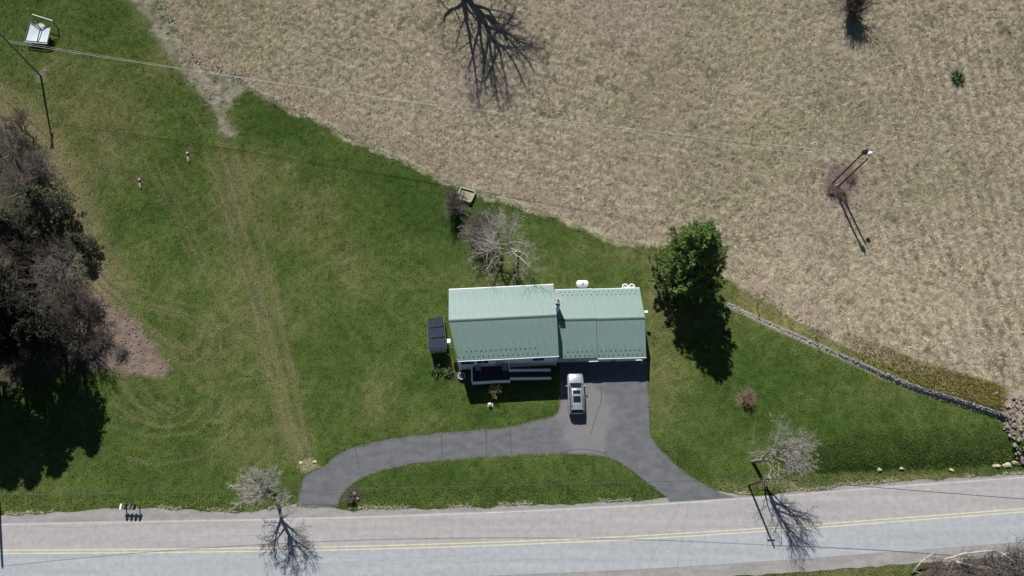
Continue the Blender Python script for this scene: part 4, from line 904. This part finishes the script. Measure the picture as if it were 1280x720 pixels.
def bare_tree(name, label, base, seed, bark, twigm, cat='bare tree', group=None, rz=0., **kw):
    o = thing(name, label, cat, base, rz, group); L = grow(seed, **kw)
    if kw.get('stems'):
        link('stems', seg_mesh('stems', L[1], 4), M[bark], o)
        link('crown', seg_mesh('crown', sum(L[2:], [])), M[twigm], o)
    else:
        link('trunk', seg_mesh('trunk', L[0]+L[1], 6), M[bark], o)
        link('crown', seg_mesh('crown', sum(L[2:], [])), M[twigm], o)
    return o
BT = 'leafless trees'
bare_tree('bare_tree', 'pale leafless tree on the verge beside the dark roadside pole', P(940, 577), 11, 'bark_grey', 'bark_pale', group=BT, h=12.2, r0=.22, clear=.26, limbs=15, ang=(.35, .9), levels=4, lim_len=.46, kids=(0, 8, 6, 5), one_side=(.3, -.15), lean=(.2, -.24), twig=.010)
bare_tree('bare_tree', 'grey leafless tree on the verge at the mouth of the driveway', P(343, 614), 5, 'bark_grey', 'bark_pale', group=BT, h=9.8, r0=.24, clear=.36, limbs=14, ang=(.5, 1.05), levels=4, lim_len=.46, kids=(0, 8, 6, 5), lean=(.2, .0), twig=.012)
bare_tree('bare_tree', 'leafless tree behind the house whose shadow falls on the roof', P(648, 316), 8, 'bark_pale', 'bark_pale', group=BT, h=8.6, r0=.22, clear=.3, limbs=8, ang=(.6, 1.2), levels=4, lim_len=.78, kids=(0, 7, 6, 4), one_side=(.12, -.05), twig=.011)
bare_tree('bare_tree', 'wide pale leafless tree behind the house between the bushes and the other tree', P(627, 317), 15, 'bark_pale', 'bark_pale', group=BT, h=7.6, r0=.2, clear=.3, limbs=11, ang=(.6, 1.15), levels=4, lim_len=.66, kids=(0, 7, 5, 4), twig=.010)
bare_tree('bare_tree', 'big dark leafless tree standing in the stubble field', P(572, -18), 21, 'bark_dark', 'bark_dark', group=BT, h=17.0, r0=.5, clear=.07, limbs=18, ang=(.5, 1.15), levels=4, lim_len=.70, kids=(0, 7, 6, 5), twig=.016)
bare_tree('bare_shrub', 'large grey leafless bush behind the house', P(600, 293), 31, 'bark_grey', 'bark_grey', 'shrub', 'leafless bushes', h=4.4, r0=.05, levels=4, stems=46, ang=(.3, .8), kids=(0, 6, 5, 3), twig=.010)
bare_tree('bare_shrub', 'small grey leafless bush beside the framed garden bed', P(570, 262), 32, 'bark_grey', 'bark_grey', 'shrub', 'leafless bushes', h=3.2, r0=.04, levels=4, stems=50, ang=(.3, .7), kids=(0, 6, 4, 3), twig=.014)
bare_tree('bare_shrub', 'dark dense bush standing in the stubble field', P(1063, 20), 33, 'bark_dark', 'bark_dark', 'shrub', 'leafless bushes', h=3.6, r0=.07, levels=4, stems=46, ang=(.4, .9), kids=(0, 6, 4, 4), twig=.02)
bare_tree('bare_shrub', 'small reddish leafless bush on the side lawn below the pine', P(931, 501), 34, 'twig_red', 'twig_red', 'shrub', 'leafless bushes', h=1.6, r0=.025, levels=3, stems=34, ang=(.3, .7), kids=(0, 6, 4, 3), twig=.01)
bare_tree('bare_shrub', 'grey leafless bush with pale stones in the strip of lawn by the driveway mouth', P(440, 622), 35, 'bark_grey', 'bark_grey', 'shrub', 'leafless bushes', h=1.2, r0=.03, levels=3, stems=26, ang=(.4, .9), kids=(0, 5, 4, 3), twig=.012)
bare_tree('bare_shrub', 'dry yellowish bush in front of the deck in the house shadow', P(619, 491), 36, 'flower', 'flower', 'shrub', 'leafless bushes', h=1.7, r0=.03, levels=3, stems=20, ang=(.4, .9), kids=(0, 5, 4, 3), twig=.014)
for i, (x, y, l) in enumerate(((946, 381, 'thin bare sapling above the stone wall, nearer the pine'), (1020, 421, 'thin bare sapling above the middle of the stone wall'))):
    bare_tree('sapling', l, P(x, y), 40+i, 'bark_dark', 'bark_dark', 'sapling', 'saplings by the wall', h=2.6, r0=.05, clear=.3, limbs=5, levels=2, ang=(.3, .6), kids=(0, 3), twig=.012)
for (x, y, s_, l) in ((443, 617, .45, 'pale round stone in the driveway bush'), (447, 623, .35, 'small pale stone on the side of the driveway bush toward the road')):
    c = P(x, y, .1); o = link('garden_stone', RKM[1], None); o.location = c; o.scale = (s_, s_, s_); tag(o, l, 'stone')

# evergreens ---------------------------------------------------------
def needle_mesh(name, pos, out, size, C, per=12, seed=0, flatn=.35):
    r = np.random.default_rng(seed); n = len(pos); N_ = n*per
    p = np.repeat(pos, per, 0)+r.normal(0, size*.35, (N_, 3)); o = np.repeat(out, per, 0)
    d = o*.7+r.normal(0, .75, (N_, 3)); d[:, 2] = d[:, 2]*flatn+.25; d /= np.linalg.norm(d, axis=1)[:, None]
    s_ = np.cross(d, r.normal(0, 1, (N_, 3))); s_ /= np.linalg.norm(s_, axis=1)[:, None]
    L = size*(.6+.8*r.random((N_, 1))); w = L*.22
    V = np.stack([p-s_*w, p+s_*w, p+d*L], 1); c = np.repeat(np.repeat(C, per, 0)[:, None, :]*(.75+.5*r.random((N_, 1, 1))), 3, 1)
    return np_mesh(name, V.reshape(-1, 3), np.arange(N_*3).reshape(-1, 3), c.reshape(-1, 3))
def evergreen_parts(seed, h, R, whorls=26, col=(.05, .085, .022), low=.1, tuft=.42, irr=.35, top=.25, per=12):
    r = np.random.default_rng(seed); segs = []; pos = []; out = []; cc = []
    bump = r.random(12)
    for w in range(whorls):
        t = low+(1-low)*(w+.5)/whorls; z = t*h
        for k_ in range(6):
            az = r.random()*6.283; prof = (1-t)**.62*(1.0 if t > .22 else .55+2*t)
            prof = max(prof, top*(1-t)**.3)
            L = R*prof*(1-irr+2*irr*bump[int(az/6.283*12) % 12]*.8+irr*.5*r.normal())
            if L < .15: L = .15
            up = .05+.55*t; n = max(2, int(L/.5)); p = np.array((0, 0, z)); d = np.array((math.cos(az), math.sin(az), up*.6))
            d = norm(d); prev = p
            for i in range(n):
                q = prev+d*(L/n); d = norm(d+np.array((0, 0, .03))+r.normal(0, .07, 3)); segs.append((*prev, *q, .05*(1-i/n)*(1.2-t)+.012, .05*(1-(i+1)/n)*(1.2-t)+.008)); prev = q
                f = (i+1)/n
                if f > .3:
                    m_ = 1+int(3*f)
                    for j in range(m_):
                        sd_ = np.array((-d[1], d[0], 0))*r.normal(0, .30)*L*(1.15-f)+r.normal(0, .12, 3); pos.append(q+sd_); out.append(norm(d+sd_*.6)); cc.append(np.array(col)*(r.uniform(.75, 1.3)+.25*f)*np.array((1+.25*r.random(), 1, 1)))
    trunk = [(0, 0, -.3, 0, 0, h*.5, .26*h/13, .16*h/13), (0, 0, h*.5, 0, 0, h*.97, .16*h/13, .03)]
    return seg_mesh('trunk', trunk, 8), seg_mesh('branches', segs, 3), needle_mesh('crown', np.array(pos), np.array(out), tuft, np.array(cc), per, seed)
def evergreen(label, base, parts, s=1., rz=0., name='pine_tree', group='evergreen trees'):
    o = thing(name, label, 'evergreen tree', base, rz, group); o.scale = (s, s, s)
    link('trunk', parts[0], M['bark_dark'], o); link('branches', parts[1], M['bark_dark'], o); link('crown', parts[2], M['leaf'], o); return o
evergreen('large dense green pine tree standing between the garage and the field', P(851, 348), evergreen_parts(3, 13.6, 5.2, 40, (.092, .158, .040), .08, .25, .26, .5, 22), 1.0)
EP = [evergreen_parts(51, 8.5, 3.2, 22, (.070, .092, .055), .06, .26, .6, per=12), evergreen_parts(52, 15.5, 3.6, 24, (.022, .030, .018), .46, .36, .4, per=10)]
WG = 'evergreens in the woodland edge'
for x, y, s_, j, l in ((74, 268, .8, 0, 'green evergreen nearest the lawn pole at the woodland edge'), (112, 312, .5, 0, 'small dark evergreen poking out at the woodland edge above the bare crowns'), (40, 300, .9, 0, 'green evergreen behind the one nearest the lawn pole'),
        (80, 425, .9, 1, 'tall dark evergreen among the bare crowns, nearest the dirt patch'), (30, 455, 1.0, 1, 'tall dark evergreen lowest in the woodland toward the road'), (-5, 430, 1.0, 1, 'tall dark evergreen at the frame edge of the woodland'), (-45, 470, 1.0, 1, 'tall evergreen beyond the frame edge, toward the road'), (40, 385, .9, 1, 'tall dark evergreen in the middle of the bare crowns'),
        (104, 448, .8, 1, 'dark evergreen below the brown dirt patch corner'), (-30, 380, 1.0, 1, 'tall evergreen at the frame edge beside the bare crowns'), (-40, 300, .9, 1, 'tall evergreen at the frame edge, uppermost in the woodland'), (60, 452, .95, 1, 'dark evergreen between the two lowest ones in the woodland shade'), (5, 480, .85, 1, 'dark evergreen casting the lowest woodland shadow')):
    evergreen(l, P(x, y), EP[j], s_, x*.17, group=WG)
BP = [grow(60+i, h=8.5, r0=.2, clear=.2, limbs=13, ang=(.45, 1.1), levels=4, lim_len=.62, kids=(0, 8, 6, 5), twig=.016) for i in range(3)]
BPM = [(seg_mesh('trunk', L[0]+L[1], 5), seg_mesh('crown', sum(L[2:], []))) for L in BP]
WB = 'leafless trees in the woodland edge'
for i, (x, y, s_, l) in enumerate(((112, 400, .9, 'leafless tree in the woodland beside the dirt patch'), (88, 372, 1.0, 'leafless grey tree in the woodland edge facing the curved wheel tracks'), (60, 420, 1.05, 'leafless tree in the shade of the lowest woodland evergreens'), (30, 390, 1.0, 'leafless tree in the middle of the woodland crowns'),
        (20, 200, .75, 'leafless brown tree at the upper end of the woodland by the lawn pole'), (-10, 180, .8, 'leafless tree at the frame edge, uppermost in the woodland'), (95, 335, .7, 'small leafless tree in front of the small dark evergreen'), (-5, 370, 1.1, 'leafless tree at the frame edge among the woodland crowns'), (120, 440, .8, 'leafless tree whose thin shadow reaches below the dirt patch'), (45, 300, .8, 'leafless tree standing between the two green evergreens'), (30, 245, .6, 'low leafless tree beneath the green evergreen'), (70, 350, .85, 'pale leafless tree just below the small dark evergreen'), (100, 425, .85, 'grey leafless tree touching the lower corner of the dirt patch'), (40, 430, .9, 'leafless tree over the darkest shade of the woodland'), (75, 455, .8, 'leafless tree lowest in the woodland, over the black shade'), (42, 172, .6, 'thin leafless tree at the top corner of the woodland near the lawn pole'), (58, 222, .6, 'small leafless tree between the brown brush and the green evergreen'), (10, 340, .95, 'leafless tree left of the green evergreens at the frame edge'))):
    o = thing('bare_tree', l, 'bare tree', P(x, y), i*2.1, WB); o.scale = (s_, s_, s_)
    b = 'bark_grey' if i % 3 else 'bark_pale'
    for nm, me in zip(('trunk', 'crown'), BPM[i % 3]):
        q = link(nm, me, M['bark_grey'] if i % 3 == 1 else M['bark_dark'], o)
SHM = grow(71, h=2.8, r0=.04, levels=4, stems=34, ang=(.3, .9), kids=(0, 6, 4, 3), twig=.013); SHP = (seg_mesh('stems', SHM[1], 4), seg_mesh('crown', SHM[2]+SHM[3]+SHM[4]))
WPM = (SHP[0].copy(), SHP[1].copy())
for i, (x, y, s_, l) in enumerate(((135, 425, .7, 'brown brush heap on the dirt patch'), (152, 440, .6, 'low dark brush on the middle of the dirt patch'), (118, 385, .9, 'low brush at the woodland corner of the dirt patch'), (30, 180, 1.0, 'low brown brush at the upper woodland edge'), (52, 215, 1.0, 'low brown brush between the lawn pole and the green evergreen'))):
    o = thing('bare_shrub', l, 'shrub', P(x, y), i*1.3, 'low brush at the woodland edge'); o.scale = (s_, s_, s_*.7)
    link('stems', SHP[0], M['bark_grey'], o); link('crown', SHP[1], M['bark_grey'], o)
for i, (x, y, s_, l) in enumerate(((1038, 238, .55, 'dead reddish weeds at the foot of the field poles, on the left'), (1062, 222, .5, 'dead reddish weeds to the right of the field poles'), (1052, 245, .5, 'dead reddish weeds just below the field poles'))):
    o = thing('dead_weeds', l, 'weeds', P(x, y), i*1.3, 'dead weeds round the field poles'); o.scale = (s_*.95, s_*.95, s_*.5)
    for nm, me in zip(('stems', 'crown'), WPM): link(nm, me, M['twig_red'], o)
# small evergreen tuft in the field
c = P(1197, 98); pp = RNG.normal(0, .3, (60, 3)); pp[:, 2] = np.abs(pp[:, 2])*.5+.08
o = thing('grass_clump', 'small green weed clump alone in the stubble field', 'weed', c); link('leaves', needle_mesh('leaves', pp, np.tile((0, 0, 1.), (60, 1)), .3, np.tile((.09, .13, .055), (60, 1)), 8, 5), M['leaf'], o)
for x, y, l in ((545, 462, 'low green plant below the solar rack'), (560, 466, 'low green plant at the house corner by the solar rack')):
    pp = RNG.normal(0, .28, (40, 3)); pp[:, 2] = np.abs(pp[:, 2])*.6+.08
    o = thing('garden_plant', l, 'plant', P(x, y)); link('leaves', needle_mesh('leaves', pp, np.tile((0, 0, 1.), (40, 1)), .3, np.tile((.10, .17, .06), (40, 1)), 8, 6), M['leaf'], o)

# brush in the lower corner ------------------------------------------
for i, (x, y, s_, l) in enumerate(((1168, 716, .9, 'grey brush at the near end of the thicket below the road'), (1200, 712, 1.0, 'grey brush second along the thicket below the road'), (1232, 706, 1.05, 'grey brush in the middle of the thicket below the road'), (1262, 700, 1.1, 'grey brush in the thicket below the road toward the frame corner'), (1215, 735, 1.1, 'grey brush low in the thicket at the frame bottom'), (1275, 725, 1.2, 'grey brush at the frame corner of the thicket below the road'), (1245, 730, 1.0, 'dark brush behind the fallen limbs at the frame bottom'))):
    o = thing('bare_shrub', l, 'shrub', P(x, y), i*1.9, 'thicket below the road'); o.scale = (s_, s_, s_)
    link('stems', SHP[0], M['bark_grey'], o); link('crown', SHP[1], M['bark_grey'], o)
DL = 'fallen limbs in the thicket'
for i, (pxs, hs, l) in enumerate((([(1140, 717), (1152, 702), (1166, 692)], [.1, .9, 1.5], 'thin pale stem arching over the grass at the near end of the thicket'), ([(1180, 700), (1205, 692), (1232, 689), (1250, 688)], [1.2, 1.6, 1.8, 1.5], 'long grey fallen limb along the upper side of the thicket'),
        ([(1192, 725), (1187, 712), (1180, 701)], [.6, 1.4, 2.0], 'thick pale limb pointing up at the near end of the thicket'), ([(1195, 702), (1215, 707), (1232, 714), (1237, 724)], [1.4, 1.6, 1.3, .6], 'curved pale limb in the middle of the thicket'),
        ([(1225, 709), (1245, 712), (1262, 718), (1275, 724)], [1.2, 1.5, 1.4, 1.0], 'pale limb drooping toward the frame corner'), ([(1250, 690), (1265, 700), (1276, 708), (1290, 706)], [1.6, 1.8, 1.6, 1.3], 'forked grey limb at the frame corner'), ([(1275, 683), (1276, 695), (1279, 706)], [1.9, 1.7, 1.4], 'short grey limb standing at the frame corner'))):
    pts = [P(x, y, h_) for (x, y), h_ in zip(pxs, hs)]; b = pts[0]; o = thing('fallen_limb', l, 'branch', (b.x, b.y, b.z), 0, DL); pts = [p-b for p in pts]
    MB().tube(pts, list(np.linspace(.13, .05, len(pts))), 6).build('main_stem', M['bark_pale'], o, smooth=True)
    tw = MB(); rr = random.Random(i)
    for k_ in range(12):
        j = rr.randrange(len(pts)-1); q = pts[j].lerp(pts[j+1], rr.random()); d = Vector((rr.uniform(-1, 1), rr.uniform(-.4, 1), rr.uniform(-.2, .6))).normalized(); L_ = rr.uniform(.4, 1.3)
        tw.tube([q, q+d*L_*.5+Vector((0, 0, .05)), q+d*L_+Vector((rr.uniform(-.2, .2), rr.uniform(-.2, .2), .05))], [.04, .028, .012], 4)
    tw.build('twigs', M['bark_pale'], o)
